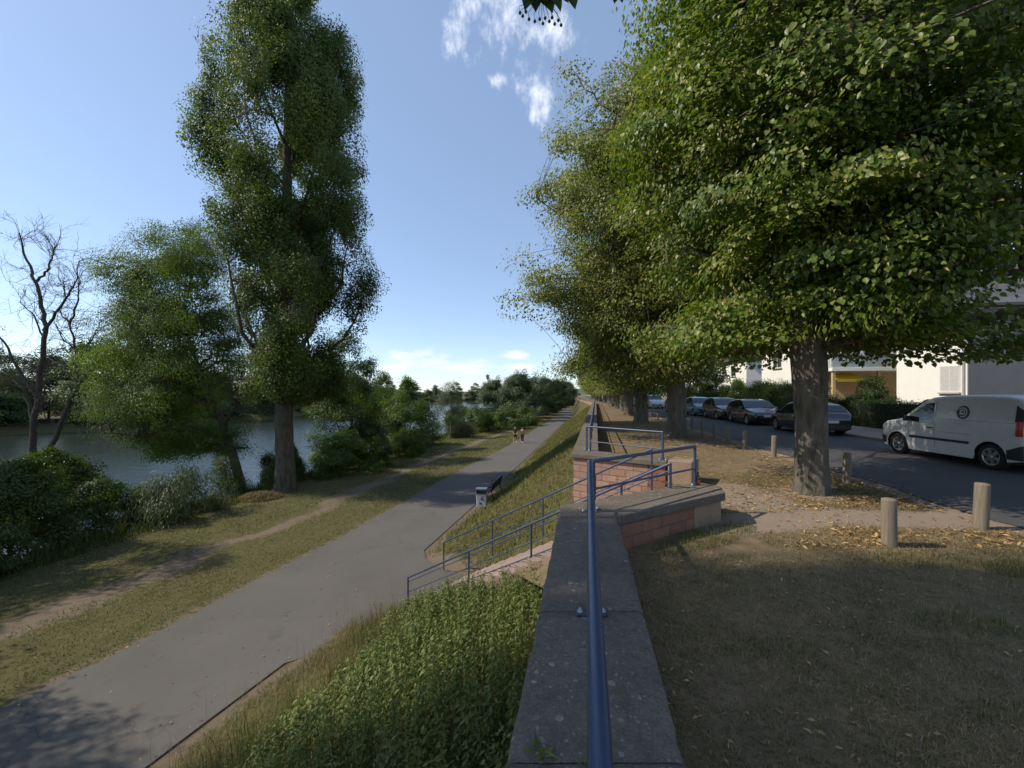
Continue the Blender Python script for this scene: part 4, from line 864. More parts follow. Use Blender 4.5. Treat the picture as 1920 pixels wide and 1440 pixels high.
# bushes and small trees: a few grown once, then copied
def bush(name, label, cat, base, w, h, mat, seed, N=90, per=110, leaf=.09, kind='kite', aspect=.6, size=.42, droop=.25, group=None, down=.4, flat_=.7, top=.35, lump=.3, d=None):
    d = (d or w) + size * 1.7; w = w + size * 1.7; h = h + size * .35; pr = [(.15 * h, 0, 0, w * .40, w * .40, d * .40, d * .40), (.4 * h, 0, 0, w * .5, w * .5, d * .5, d * .5), (.65 * h, 0, 0, w * .44, w * .44, d * .44, d * .44), (.88 * h, 0, 0, w * .30, w * .26, d * .26, d * .26), (h, 0, 0, w * top * .3, w * top * .3, d * top * .3, d * top * .3)]
    tk = [(0, 0, -.3, .05 + h * .006), (0, 0, 0, .05 + h * .006), (.03 * w, 0, h * .45, .035 + h * .003), (0, 0, h * .85, .02)]
    return make_tree(name, label, cat, base, tk, pr, N, per, size, flat_, leaf, mat, 'thin_bark', seed, group, limbs=8, attach=1.0, twigs=.35, aspect=aspect, kind=kind, droop=droop, down=down, hmin=.15, flare=.1, k=8, lump=lump)
def gz(x, y): return float(low_h(x, y))
bA = bush('bush', 'dense dark bush filling the left edge below the bare tree', 'bush', (-17.6, 14.0, -4.1), 5.2, 3.3, 'bush_leaf', 41, 190, 130, .11)
copy_tree(bA, (-20.5, 17.5, -4.4), 1.3, (1.1, 1.1, 1.05), 'dark leafy bush on the river edge around the foot of the bare tree')
copy_tree(bA, (-16.3, 11.6, -4.0), 4.0, (.8, .8, .72), 'low dark bush nearest the viewer at the left picture edge')
copy_tree(bA, (-16.6, 16.2, -4.3), 5.2, (.62, .7, .75), 'dark bush between the left dark bush and the drooping one')
bW = bush('bush', 'rounded bush of drooping narrow leaves in front of the open water', 'bush', (-14.6, 17.6, -4.05), 4.6, 2.35, 'willow_leaf', 42, 170, 120, .15, 'long', .22, .5, .7, down=1.0)
bS = bush('bush', 'wispy pale green shrub at the foot of the leaning tree', 'bush', (-15.2, 21.2, -4.3), 2.6, 2.5, 'bright_bush_leaf', 43, 100, 100, .13, 'long', .2, .4, .1, down=-.4, flat_=1.4)
bB = bush('bush', 'bright leafy bush just right of the poplar trunk', 'bush', (-11.4, 27.2, -3.75), 5.4, 2.7, 'bright_bush_leaf', 44, 200, 110, .12)
copy_tree(bB, (-14.6, 25.6, -4.3), 2.0, (.7, .6, 1.0), 'green bush in the shade between the leaning tree and the poplar')
tD = bush('small_tree', 'dark round-topped small tree behind the poplar trunk', 'tree', (-12.6, 31.0, -3.9), 7.0, 10.2, 'bush_leaf', 45, 330, 120, .14, size=.62)
copy_tree(bA, (-10.6, 29.6, -3.9), 1.0, (.8, .8, 1.1), 'dark bush in the shade between the bright bush and the dark small tree')
copy_tree(tD, (-25.5, 8.5, -4.6), 2.4, (1.5, 1.5, 1.25), 'leafy tree on the bank at the left whose shade falls over the meadow')
copy_tree(tD, (-21.2, 12.0, -4.2), 4.4, (.95, .95, 1.12), 'smaller leafy tree at the left beyond the picture edge, shading the trail')
tE = bush('small_tree', 'tall bright green shrub by the water, right of the dark small tree', 'tree', (-9.7, 37.5, -3.8), 5.8, 7.0, 'bright_bush_leaf', 46, 270, 105, .14, size=.55)
copy_tree(tD, (-15.8, 4.6, -3.7), .8, (.95, .85, 1.0), 'leafy tree at the left outside the picture whose shade falls on the near path')
copy_tree(tE, (-12.8, 41, -4.2), 1.0, (1.0, 1.0, 1.15), 'green shrub standing behind the tall bright shrub at the waterside')
copy_tree(bB, (-9.0, 34.6, -3.8), 1.0, (.8, .7, .9), 'low leafy bush at the foot of the tall bright shrub')
copy_tree(bS, (-8.4, 42, -3.9), 1.0, (1.6, 1.6, 1.1), 'wispy waterside shrub in front of the slender pale willow')
tW = bush('willow_tree', 'slender pale grey-green willow standing alone against the water', 'tree', (-7.4, 48, -4.0), 3.8, 7.6, 'willow_leaf', 47, 150, 60, .2, 'long', .22, .6, .3, down=.8)
copy_tree(bW, (-6.6, 50, -3.9), 1.0, (1.0, 1.0, 1.1), 'grey-green bush at the foot of the slender willow')
bL = bush('bush', 'low dark green bush on the bank left of the two walkers', 'bush', (-5.2, 55, -3.8), 6.2, 3.6, 'bush_leaf', 48, 200, 80, .17, size=.55)
copy_tree(bL, (-1.0, 59.5, -3.7), 2.0, (.95, 1, .95), 'low dark bush directly behind the two walkers')
copy_tree(bL, (-7.5, 63, -4.0), 3.0, (1.1, 1, 1.05), 'low bush nearer the water behind the bush left of the walkers')
copy_tree(bL, (1.6, 66, -3.7), 4.0, (.9, 1, .9), 'low bush just right of the walkers at the foot of the tall riverside trees')
tF = bush('riverside_tree', 'first broad riverside tree left of the distant path', 'tree', (1.6, 76, -3.7), 8.4, 9.4, 'far_leaf', 49, 300, 80, .24, size=.85)
for i, (x, y, s, lb) in enumerate([(-3.6, 82, .92, 'paler riverside tree at the left end of the clump by the distant path'), (5.2, 86, 1.02, 'second riverside tree close to the distant path'), (8.4, 97, 1.02, 'third riverside tree close to the distant path'), (11.8, 110, 1.05, 'fourth riverside tree close to the distant path'), (15.2, 126, 1.05, None), (19.0, 145, 1.1, None), (23.0, 168, 1.15, None), (27.4, 196, 1.2, None), (1.0, 100, 1.15, 'tall riverside tree at the back of the clump, nearer the water')]):
    copy_tree(tF, (x, y, -3.8), i * 1.7 + .4, s, lb or 'far riverside tree at the vanishing end of the path', 'riverside trees along the distant path')
conf = [(.12, 0, 0, .22, .22, .22, .22), (.5, 0, 0, .16, .16, .16, .16), (1, 0, 0, .01, .01, .01, .01)]
for x, y, h, lb in ((-12.4, 205, 16.0, 'dark cone-shaped tree rising above the distant riverside trees'), (-57.5, 300, 12, 'tiny cone-shaped tree on the far bank above the water')):
    make_tree('conifer_tree', lb, 'tree', (x, y, -4.0), [(0, 0, 0, .3), (0, 0, h * .95, .05)], [(a * h, 0, 0, c * h, c * h, c * h, c * h) for a, _, _, c, *_ in conf], 110, 40, h * .05, 1, .4, 'far_leaf', 'thin_bark', int(h), sup=1, lump=.08, limbs=6, twigs=.1, flare=0, k=8, hmin=.5)
# opposite bank: each tree its own
gB = np.random.default_rng(77)
pos = []
for a, b_, n in (((-150, 22), (-104, 48), 6), ((-104, 48), (-70, 84), 9), ((-70, 84), (-66, 150), 10), ((-66, 150), (-74, 240), 10), ((-74, 240), (-68, 320), 8), ((-68, 320), (-20, 352), 7), ((-20, 352), (40, 366), 8)):
    for i in range(n):
        t = (i + gB.random()) / n; x = a[0] + (b_[0] - a[0]) * t; y = a[1] + (b_[1] - a[1]) * t; pos.append((x, y, 0))
        if i % 2 == 0: pos.append((x - 9 - gB.random() * 5, y + 3, 1))
for i, (x, y, back) in enumerate(pos):
    s = gB.uniform(.75, 1.15) * (1.3 if back else 1.0) * (1.2 if y < 120 else (1.15 if y < 250 else 1.0)); off = 5.5 if y < 90 else 4.5
    d = Vector((x, y)).normalized()
    copy_tree(tF if i % 3 else tD, (x + (-off if y < 340 else 0), y + (2 if y < 100 else (off if y > 330 else 0)), -4.9 if not back else -3.8), i * 2.3, (s * 1.35, s * 1.35, s), 'leafy tree on the opposite bank, one of the dark wooded line across the water', 'trees on the opposite river bank')

# ------------------------------------------------------------------ ground cover (uncountable)
def blades(name, mat, P, h, w, g, lean=.5, var=None, kind='stuff'):
    n = len(P); a = g.random(n) * 6.28; d = np.stack([np.cos(a), np.sin(a), np.zeros(n)], -1); s = np.stack([-np.sin(a), np.cos(a), np.zeros(n)], -1)
    ln = (g.random(n) * lean)[:, None]; h = h[:, None]; w = w[:, None]; up = np.array([0, 0, 1.0])
    V = np.stack([P - s * w, P + s * w, P + up * h * .55 + d * h * ln * .35 + s * w * .7, P + up * h * .55 + d * h * ln * .35 - s * w * .7, P + up * h * (1 - .35 * ln) + d * h * ln], 1)
    b = np.arange(n)[:, None] * 5; q = b + np.array([[0, 1, 2, 3]]); t = b + np.array([[3, 2, 4]])
    if var is None: var = g.random(n) * .95
    me = np_mesh(name, V.reshape(-1, 3), [q, t], np.concatenate([var, var])); return tag(link(name, me, MATS[mat]), kind=kind)
gg = np.random.default_rng(99)
def stair_mask(x, y, pad=.0):
    rx_, ry_ = x - SB[0], y - SB[1]; s = rx_ * SU[0] + ry_ * SU[1]; w = rx_ * SN[0] + ry_ * SN[1]
    return (s > -2.3 - pad) & (s < SLEN + .4) & (w > -.16 - pad) & (w < 2.2 + pad)
def scatter(n, y0, y1, x0, x1, power=1.0):
    y = y0 + (y1 - y0) * gg.random(n) ** power; u = gg.random(n); return x0(y) + (x1(y) - x0(y)) * u, y
def patchy(x, y, s, lo): return gg.random(len(x)) < lo + (1 - lo) * np.clip(.5 + .8 * fnoise(x, y, s) + .5 * fnoise(x + 9, y - 4, s * 2.7), 0, 1)
# embankment between path and wall
x, y = scatter(95000, 9.0, 75, path_r, lambda y: wall_l(y) - .02, 1.9); k = ~stair_mask(x, y, .05) & (x > path_r(y) + .1 + .45 * gg.random(len(x)) ** 2) & patchy(x, y, .9, .25) & ~((y < 13.2) & (x < -1.0 + (y - 11.2) * -.6) & (y < 12.6)); x, y = x[k], y[k]
sc = .7 + y / 45; blades('grass', 'green_blade', np.stack([x, y, low_h(x, y) - .01], -1), gg.uniform(.06, .20, len(x)) * np.minimum(sc, 1.6), gg.uniform(.004, .009, len(x)) * sc * 1.2, gg, .9, np.clip(gg.random(len(x)) * .75 + .28 + .35 * fnoise(x, y, .8), 0, 1))
# meadow between path and river
x, y = scatter(190000, 5.0, 90, lambda y: bank_x(y) - 1.5, lambda y: path_l(y) + .05, 2.0)
k = (np.abs(x - trail_c(y)) > .32 + .4 * gg.random(len(x))) & (x < path_l(y) - .28 * gg.random(len(x)) ** 1.5) & patchy(x, y, .6, .3); x, y = x[k], y[k]
sc = .6 + y / 32; blades('meadow_grass', 'green_blade', np.stack([x, y, low_h(x, y) - .01], -1), gg.uniform(.025, .085, len(x)) * np.minimum(sc, 2), gg.uniform(.004, .009, len(x)) * sc * 1.3, gg, 1.1, np.clip(gg.random(len(x)) * .75 + .3 + .35 * fnoise(x, y, .5), 0, 1))
# rank growth on the river bank
x, y = scatter(60000, 9, 80, lambda y: bank_x(y) - 2.6, lambda y: bank_x(y) + .9, 1.6); k = patchy(x, y, 1.1, .1); x, y = x[k], y[k]
blades('bank_growth', 'green_blade', np.stack([x, y, low_h(x, y) - .02], -1), gg.uniform(.2, .75, len(x)) * (1 - .6 * np.clip((x - bank_x(y)) / .9, 0, 1)), gg.uniform(.006, .013, len(x)) * (.6 + y / 30), gg, .8, gg.random(len(x)) * .7)
# dry strip between nettles and path
def net_edge(y): return path_r(y) + 2.2 - .13 * (y - 4) + .25 * np.sin(y * 2.1) + .0 * y
x, y = scatter(42000, .5, 10.2, lambda y: path_r(y), lambda y: net_edge(y) + .9, 1.0); k = ~stair_mask(x, y) & (x > path_r(y) + .10 + .25 * gg.random(len(x))) & patchy(x, y, 1.5, .2); x, y = x[k], y[k]
v = np.clip(gg.random(len(x)) * .85, 0, .85); v = np.where(gg.random(len(x)) < .12, .95, v)
blades('dry_grass', 'dry_blade', np.stack([x, y, low_h(x, y) - .01], -1), gg.uniform(.05, .26, len(x)) * np.clip((x - path_r(y)) / .7, .35, 1), gg.uniform(.002, .0045, len(x)), gg, 1.1, v)
x, y = scatter(420, 1.5, 9.6, lambda y: path_r(y) + .1, lambda y: net_edge(y) + .6); k = ~stair_mask(x, y, .1); x, y = x[k], y[k]
blades('tall_straw', 'dry_blade', np.stack([x, y, low_h(x, y) - .01], -1), gg.uniform(.4, .85, len(x)), gg.uniform(.002, .0035, len(x)), gg, .45, gg.random(len(x)) * .4 + .4)
x, y = scatter(30000, .5, 10, lambda y: net_edge(y) - .5, lambda y: wall_l(y), 1.0); k = ~stair_mask(x, y) & patchy(x, y, 1.1, .1); x, y = x[k], y[k]
blades('tall_grass', 'green_blade', np.stack([x, y, low_h(x, y) - .01], -1), gg.uniform(.22, .75, len(x)) * np.clip(1.2 - .12 * (y - 4), .4, 1.1), gg.uniform(.002, .0042, len(x)), gg, .7, gg.random(len(x)) * .97)
# nettles
def nettles():
    g = np.random.default_rng(55); n = 3600; y = 1.0 + 9.6 * g.random(n); x = net_edge(y) + (wall_l(y) + .02 - net_edge(y)) * g.random(n)
    k = ~stair_mask(x, y, .02) & (x < wall_l(y) - .03) & ~((y > 8.2) & (x < -2.9)); rx_, ry_ = x - SB[0], y - SB[1]; k &= (rx_ * SN[0] + ry_ * SN[1]) < .0
    x, y = x[k], y[k]; n = len(x); edge = np.clip((x - net_edge(y)) / 1.1, 0.1, 1); H = g.uniform(.26, .78, n) * (.45 + .55 * edge) * np.clip(1.1 - .10 * (y - 4), .5, 1.1); z = low_h(x, y); tb = Tubes(); P, D, Nn, Ln, va = [], [], [], [], []
    for i in range(n):
        b0 = np.array([x[i], y[i], z[i]]); tip = b0 + np.array([g.normal(0, .07), g.normal(0, .07), H[i]])
        tb.add(np.stack([b0, (b0 + tip) / 2 + g.normal(size=3) * .012, tip]), [.0035, .003, .0015], 3); a0 = g.random() * 6.28; m = int(5 + H[i] * 9); cv = g.normal(0, .12)
        for q in range(m):
            f_ = .18 + .82 * (q + 1) / m
            for sgn in (0, math.pi):
                a = a0 + (q % 2) * math.pi / 2 + sgn + g.normal(0, .25); d_ = np.array([math.cos(a), math.sin(a), 0]); tl = g.uniform(-.1, .6) if f_ < .93 else -.3
                P.append(b0 + (tip - b0) * f_ + d_ * .008); D.append(d_ - np.array([0, 0, tl])); Nn.append(np.array([0, 0, 1.0]) + d_ * .35 + g.normal(size=3) * .2); Ln.append(g.uniform(.04, .085) * (1.15 - .55 * abs(f_ - .6) / .6)); va.append(np.clip(g.random() * .8 + cv + .18 * f_, 0, 1))
    V, fl, vv = leaves(np.array(P), np.array(Nn), np.array(D), np.array(Ln), np.array(Ln) * .42, 'heart', np.array(va)); nv = len(V)
    tb_v = np.concatenate(tb.V); tf = np.concatenate(tb.F) + nv
    me = np_mesh('nettles', np.concatenate([V, tb_v]), [fl[0], fl[1], tf], np.concatenate([vv, np.full(len(tf), .3)])); tag(link('nettles', me, MATS['nettle_leaf']), kind='stuff')
nettles()
# upper lawn: short dry grass and litter
def wr(y): return wall_l(y) + WT + .03
x, y = scatter(150000, .9, 9.5, lambda y: np.where(y < 4.6, wr(y), np.maximum(3.1, 1)), lambda y: np.minimum(1.42 * y + 1.2, bol_x(y) + .3), 1.5)
dm = dirt_up(x, y); k = (gg.random(len(x)) > dm * 1.15) & patchy(x, y, 1.1, .35) & ((y < 4.7) | (x > 3.15 + .0 * y)); x, y = x[k], y[k]
v = np.clip(gg.random(len(x)) * .84, 0, .84); v = np.where(gg.random(len(x)) < .10 + .25 * np.clip(fnoise(x, y, 1.4), 0, 1), .95, v)
blades('lawn_grass', 'dry_blade', np.stack([x, y, .03 * fnoise(x, y, .9) - .004], -1), gg.uniform(.012, .05, len(x)), gg.uniform(.0014, .003, len(x)) * (.8 + y / 8), gg, 1.6, v)
for nm_, cx, cy, rr_, nn in (('grass_tuft', 3.6, 3.2, .35, 260), ('grass_tuft', 1.9, 2.9, .25, 160), ('grass_tuft', 2.9, 2.3, .22, 120), ('grass_tuft', 5.2, 3.5, .3, 220), ('grass_tuft', 5.6, 4.2, .5, 900), ('grass_tuft', 2.5, 5.15, .6, 1500), ('grass_tuft', 4.6, 4.4, .5, 500)):
    a = gg.random(nn) * 6.28; q = rr_ * np.sqrt(gg.random(nn)); x = cx + q * np.cos(a) * (1.5 if cx < 3 else 1.2); y = cy + q * np.sin(a) * .5 + (x - cx) * (.6 if nn == 1500 else 0)
    if nn == 1500: y = np.minimum(y, 4.62 + (x - 1.25) * .66 + .05 - .0) - .1 * gg.random(nn)
    blades('grass_tuft', 'green_blade', np.stack([x, y, .03 * fnoise(x, y, .9) - .004], -1), gg.uniform(.03, .10, nn), gg.uniform(.0018, .003, nn), gg, .9, gg.random(nn) * .8)
def litter(name, n, y0, y1, x0, x1, size, dens=None, power=1.4):
    x, y = scatter(n, y0, y1, x0, x1, power); k = np.ones(n, bool) if dens is None else gg.random(n) < dens(x, y); x, y = x[k], y[k]; m = len(x)
    a = gg.random(m) * 6.28; D = np.stack([np.cos(a), np.sin(a), gg.normal(0, .2, m)], -1); Nn = np.array([0, 0, 1.0]) + gg.normal(size=(m, 3)) * .38
    Ln = size * gg.uniform(.5, 1.3, m); z = .03 * fnoise(x, y, .9) + .012 + .012 * gg.random(m)
    V, fl, vv = leaves(np.stack([x, y, z], -1), Nn, D, Ln, Ln * gg.uniform(.22, .5, m), 'kite', gg.random(m) * .95); tag(link(name, np_mesh(name, V, fl, vv), MATS['fallen_leaf']), kind='stuff')
litter('leaf_litter', 15000, 4.8, 30, lambda y: np.where(y < 8.4, np.maximum(3.2, .3 * y), wall_l(y) + 1.0), lambda y: bol_x(y) + .9 * gg.random(len(y)), .075, lambda x, y: np.clip(.25 + .5 * fnoise(x, y, 1.1) + .55 * (np.hypot(x - 5.6, y - 6.7) < 1.7) + .3 * (np.abs(x - bol_x(y)) < 1) - .75 * (np.abs(y - 5.75 - .06 * (x - 3)) < .45), 0.04, 1))
litter('leaf_litter', 3600, .9, 4.9, wr, lambda y: np.minimum(1.42 * y + 1, 8), .04, lambda x, y: np.clip(.3 + .5 * fnoise(x, y, 1.6) + .5 * np.exp(-np.abs(x - wr(y)) / .15), .05, 1))
litter_low = scatter(900, 5.2, 26, lambda y: path_l(y) - .1, lambda y: path_r(y) + .1, 1.6); x, y = litter_low; k = gg.random(len(x)) < np.clip(.12 + 1.6 * np.exp(-np.minimum(x - path_l(y), path_r(y) - x) / .22), 0, 1); x, y = x[k], y[k]; m_ = len(x); a = gg.random(m_) * 6.28; Ln = gg.uniform(.03, .075, m_)
V, fl, vv = leaves(np.stack([x, y, np.full(m_, PZ + .014)], -1), np.array([0, 0, 1.0]) + gg.normal(size=(m_, 3)) * .3, np.stack([np.cos(a), np.sin(a), np.zeros(m_)], -1), Ln, Ln * .5, 'kite', gg.random(m_))
tag(link('leaf_litter', np_mesh('leaf_litter', V, fl, vv), MATS['fallen_leaf']), kind='stuff')
# litter on the wing coping and a heap of mown grass on the bank
m_ = 160; t_ = gg.random(m_); w_ = gg.random(m_); a_w = np.array([.75, 4.75]) + t_[:, None] * np.array([2.1, 1.35]) + (w_[:, None] - .2) * np.array([-.25, .5]); a = gg.random(m_) * 6.28
V, fl, vv = leaves(np.stack([a_w[:, 0], a_w[:, 1], np.full(m_, CT + .010)], -1), np.array([0, 0, 1.0]) + gg.normal(size=(m_, 3)) * .2, np.stack([np.cos(a), np.sin(a), np.zeros(m_)], -1), gg.uniform(.02, .05, m_), gg.uniform(.006, .014, m_), 'kite', gg.random(m_))
tag(link('leaf_litter', np_mesh('leaf_litter', V, fl, vv), MATS['fallen_leaf']), kind='stuff')
m_ = 2600; a = gg.random(m_) * 6.28; q = np.sqrt(gg.random(m_)); x = -13.0 + 1.1 * q * np.cos(a); y = 20.6 + .8 * q * np.sin(a)
blades('hay_heap', 'dry_blade', np.stack([x, y, low_h(x, y) + .30 * (1 - q ** 2)], -1), gg.uniform(.05, .2, m_), gg.uniform(.006, .011, m_), gg, 2.5, gg.random(m_) * .6)
# weeds growing out of the coping joints
for cx, cy, n_, s_ in ((.12, 1.585, 16, .05), (.30, 1.56, 9, .03)):
    a = gg.random(n_) * 6.28; D = np.stack([np.cos(a), np.sin(a), gg.uniform(.1, .9, n_)], -1); Pn = np.stack([cx + gg.normal(0, .02, n_), cy + gg.normal(0, .006, n_), np.full(n_, CT - .004)], -1)
    V, fl, vv = leaves(Pn + D * .012, np.array([0, 0, 1.0]) + gg.normal(size=(n_, 3)) * .4, D, s_ * gg.uniform(.5, 1.2, n_), s_ * .35 * gg.uniform(.7, 1.2, n_), 'kite', gg.random(n_))
    tag(link('joint_weed', np_mesh('joint_weed', V, fl, vv), MATS['nettle_leaf']), 'small green weed sprouting from the coping joint at the near left of the rail' if cx < .2 else 'tiny green weed in the coping joint tight beside the rail', 'weed')
# ------------------------------------------------------------------ vehicles
def vehicle(name, label, cat, loc, rz, sp, group=None):
    L, Wd, top, belt, tum = sp['L'], sp['W'], lerp(sorted(sp['top'])), sp['belt'], sp['tum']; wr_, ra = sp['wr'], sp['wr'] + .055; wx = sp['wx']; clr = .20
    root = thing(name, label, cat, loc, rz, group)
    def hw(x):
        e = L / 2 - abs(x); r, c = (.55, .30) if x > 0 else sp.get('rear_round', (.22, .12)); q = 1 - min(e / r, 1); return Wd / 2 - c * (1 - math.sqrt(max(0, 1 - q * q)))
    def sy(x, z): return hw(x) - tum * max(0, z - belt) ** 1.15 - .06 * max(0, .42 - z) / .42
    def zb(x):
        b_ = clr + (.10 * max(0, (abs(x) - L / 2 + .5) / .5))
        for w in wx:
            if abs(x - w) < ra: b_ = max(b_, wr_ + math.sqrt(ra * ra - (x - w) ** 2))
        return b_
    xs = sorted(set([round(-L / 2 + L * i / 60, 3) for i in range(61)] + [round(w + ra * k, 3) for w in wx for k in (-1, -.97, -.9, -.75, -.5, -.25, 0, .25, .5, .75, .9, .97, 1)] + [round(x, 3) for x, _ in sp['top']] + [L / 2 - .01, L / 2 - .03, -L / 2 + .01, -L / 2 + .03]))
    xs = [x for x in xs if -L / 2 <= x <= L / 2]
    def ring(x):
        zt, z0 = float(top(x)), zb(x); z0 = min(z0, zt - .12); r = min(sp.get('rr', .12), (zt - z0) * .45); P = []
        for f_ in (0, .04, .2, .4, .6, .8, 1): z = z0 + (zt - r - z0) * f_; P.append((sy(x, z), z))
        y1 = sy(x, zt - r)
        for a in (22, 45, 67, 90): P.append((y1 - r * .9 * (1 - math.cos(R(a))), zt - r + r * math.sin(R(a))))
        ye = P[-1][0]; P += [(ye * .6, zt + .012), (0, zt + .018)]
        return [Vector((x, y, z)) for y, z in P]
    m = MB(); rows = []
    for x in xs:
        h = ring(x); rows.append(h + [Vector((p.x, -p.y, p.z)) for p in h[-2::-1]])
    m.grid(rows); m.add(rows[0], [tuple(range(len(rows[0])))]); m.add(rows[-1], [tuple(range(len(rows[-1])))[::-1]])
    body = m.build('body', MATS[sp['paint']], root, weld=1e-4, fix=True)
    m = MB(); m.box((0, 0, .30), (L * .94, Wd * .80, .14)); m.build('underbody', MATS['black_plastic'], root)
    def side(nm, mat, x0, x1, zlo, zhi, off=.006, nx=14, nz=4, par=root, both=True, sides=(1, -1)):
        zl = lerp(zlo) if isinstance(zlo, list) else (lambda x: zlo); zh = lerp(zhi) if isinstance(zhi, list) else (lambda x: zhi)
        out = None
        for s in sides:
            m = MB(); rows = []
            for i in range(nx + 1):
                x = x0 + (x1 - x0) * i / nx; a, b_ = float(zl(x)), float(zh(x)); r_ = []
                for k in range(nz + 1):
                    z = a + (b_ - a) * k / nz; sl = (hw(x + .01) - hw(x - .01)) / .02 if abs(x) < L / 2 - .02 else 0
                    r_.append(Vector((x + (off if abs(x) > L / 2 - .3 else 0) * (1 if x > 0 else -1), s * (sy(x, z) + off), z)))
                rows.append(r_)
            m.grid(rows); out = m.build(nm, MATS[mat], par)
        return out
    def topp(nm, mat, xa, xb, inset_=.10, off=.008, n=10, par=root):
        m = MB(); rows = []
        for i in range(n + 1):
            x = xa + (xb - xa) * i / n; zt = float(top(x)); sl = (float(top(x + .02)) - float(top(x - .02))) / .04; nn = Vector((-sl, 0, 1)).normalized(); r = min(sp.get('rr', .12), .4); y = sy(x, zt - r) - inset_
            rows.append([Vector((x, y * k, zt + .012 + .006 * (1 - abs(k)))) + nn * off for k in (-1, -.6, -.2, .2, .6, 1)])
        m.grid(rows); return m.build(nm, MATS[mat], par)
    for a in sp.get('side', []): side(**a)
    for a in sp.get('topp', []): topp(**a)
    for x, sgn in [(w, s) for w in wx for s in (1, -1)]:
        wh = bpy.data.objects.new('wheel', None); COL.objects.link(wh); wh.parent = root; wh.location = (x, sgn * (Wd / 2 - .115), wr_); wh.rotation_euler = (0, 0, 0 if sgn > 0 else math.pi)
        Mx = Matrix.Rotation(R(-90), 3, 'X'); rr_ = wr_ * .66
        m = MB(); m.lathe([(rr_, -.09), (wr_ * .93, -.095), (wr_, -.06), (wr_, .06), (wr_ * .93, .095), (rr_, .088)], 32, M=Mx); m.build('tyre', MATS['tyre_rubber'], wh)
        m = MB(); m.lathe([(rr_ * 1.0, .088), (rr_ * .93, .090), (rr_ * .88, .06)], 32, M=Mx)
        for k in range(6):
            a = 2 * math.pi * k / 6 + .3; c, s_ = math.cos(a), math.sin(a); t = Vector((-s_, 0, c)); q = Vector((c, 0, s_))
            p = [q * rr_ * .12 + t * .030, q * rr_ * .12 - t * .030, q * rr_ * .9 - t * .046, q * rr_ * .9 + t * .046]; m.add([v + Vector((0, .082, 0)) for v in p] + [v + Vector((0, .055, 0)) for v in p], [(0, 1, 2, 3), (3, 2, 1, 0), (0, 4, 5, 1), (1, 5, 6, 2), (2, 6, 7, 3), (3, 7, 4, 0)])
        m.lathe([(rr_ * .26, .07), (rr_ * .24, .09), (0, .094)], 16, M=Mx); m.build('rim', MATS[sp.get('rim', 'rim_metal')], wh)
        m = MB(); m.lathe([(rr_ * .95, .045), (0, .045)], 24, M=Mx); m.build('brake_disc', MATS['black_plastic'], wh)
        m = MB(); P = []; 
        for yy in (.10, -.26): P.append([Vector((x + ra * math.cos(R(a)), sgn * (Wd / 2 - .13 + yy), wr_ + ra * math.sin(R(a)))) for a in range(-20, 201, 20)])
        m.grid(P); m.add([P[1][i] for i in range(len(P[1]))], [tuple(range(len(P[1])))]); m.build('wheel_well', MATS['black_plastic'], root)
    mx, mz = sp['mirror']
    for s in (1, -1):
        m = MB(); m.box((mx, s * (sy(mx, mz) + .11), mz), (.10, .20, .15), taper=.85); m.tube([(mx - .02, s * (sy(mx, mz) - .02), mz - .05), (mx, s * (sy(mx, mz) + .06), mz - .03)], .03, 6); m.build('mirror', MATS[sp.get('mirror_mat', 'black_plastic')], root, weld=1e-5, bevel=.03)
    if 'nose' in sp:
        m = MB(); m.box((L / 2 + .004, 0, .50), (.03, Wd * .55, .16)); m.build('grille', MATS['black_plastic'], root, weld=1e-5, bevel=.008)
    for s in (1, -1):
        end = L / 2 * s; m = MB(); m.box((end + .022 * s, 0, .56 if s > 0 else sp.get('plate_z', .62)), (.012, .52, .115)); m.build('number_plate', MATS['frame_white'], root, weld=1e-5, bevel=.003)
    return root
def hdir(dx, dy): return math.atan2(dy, dx)
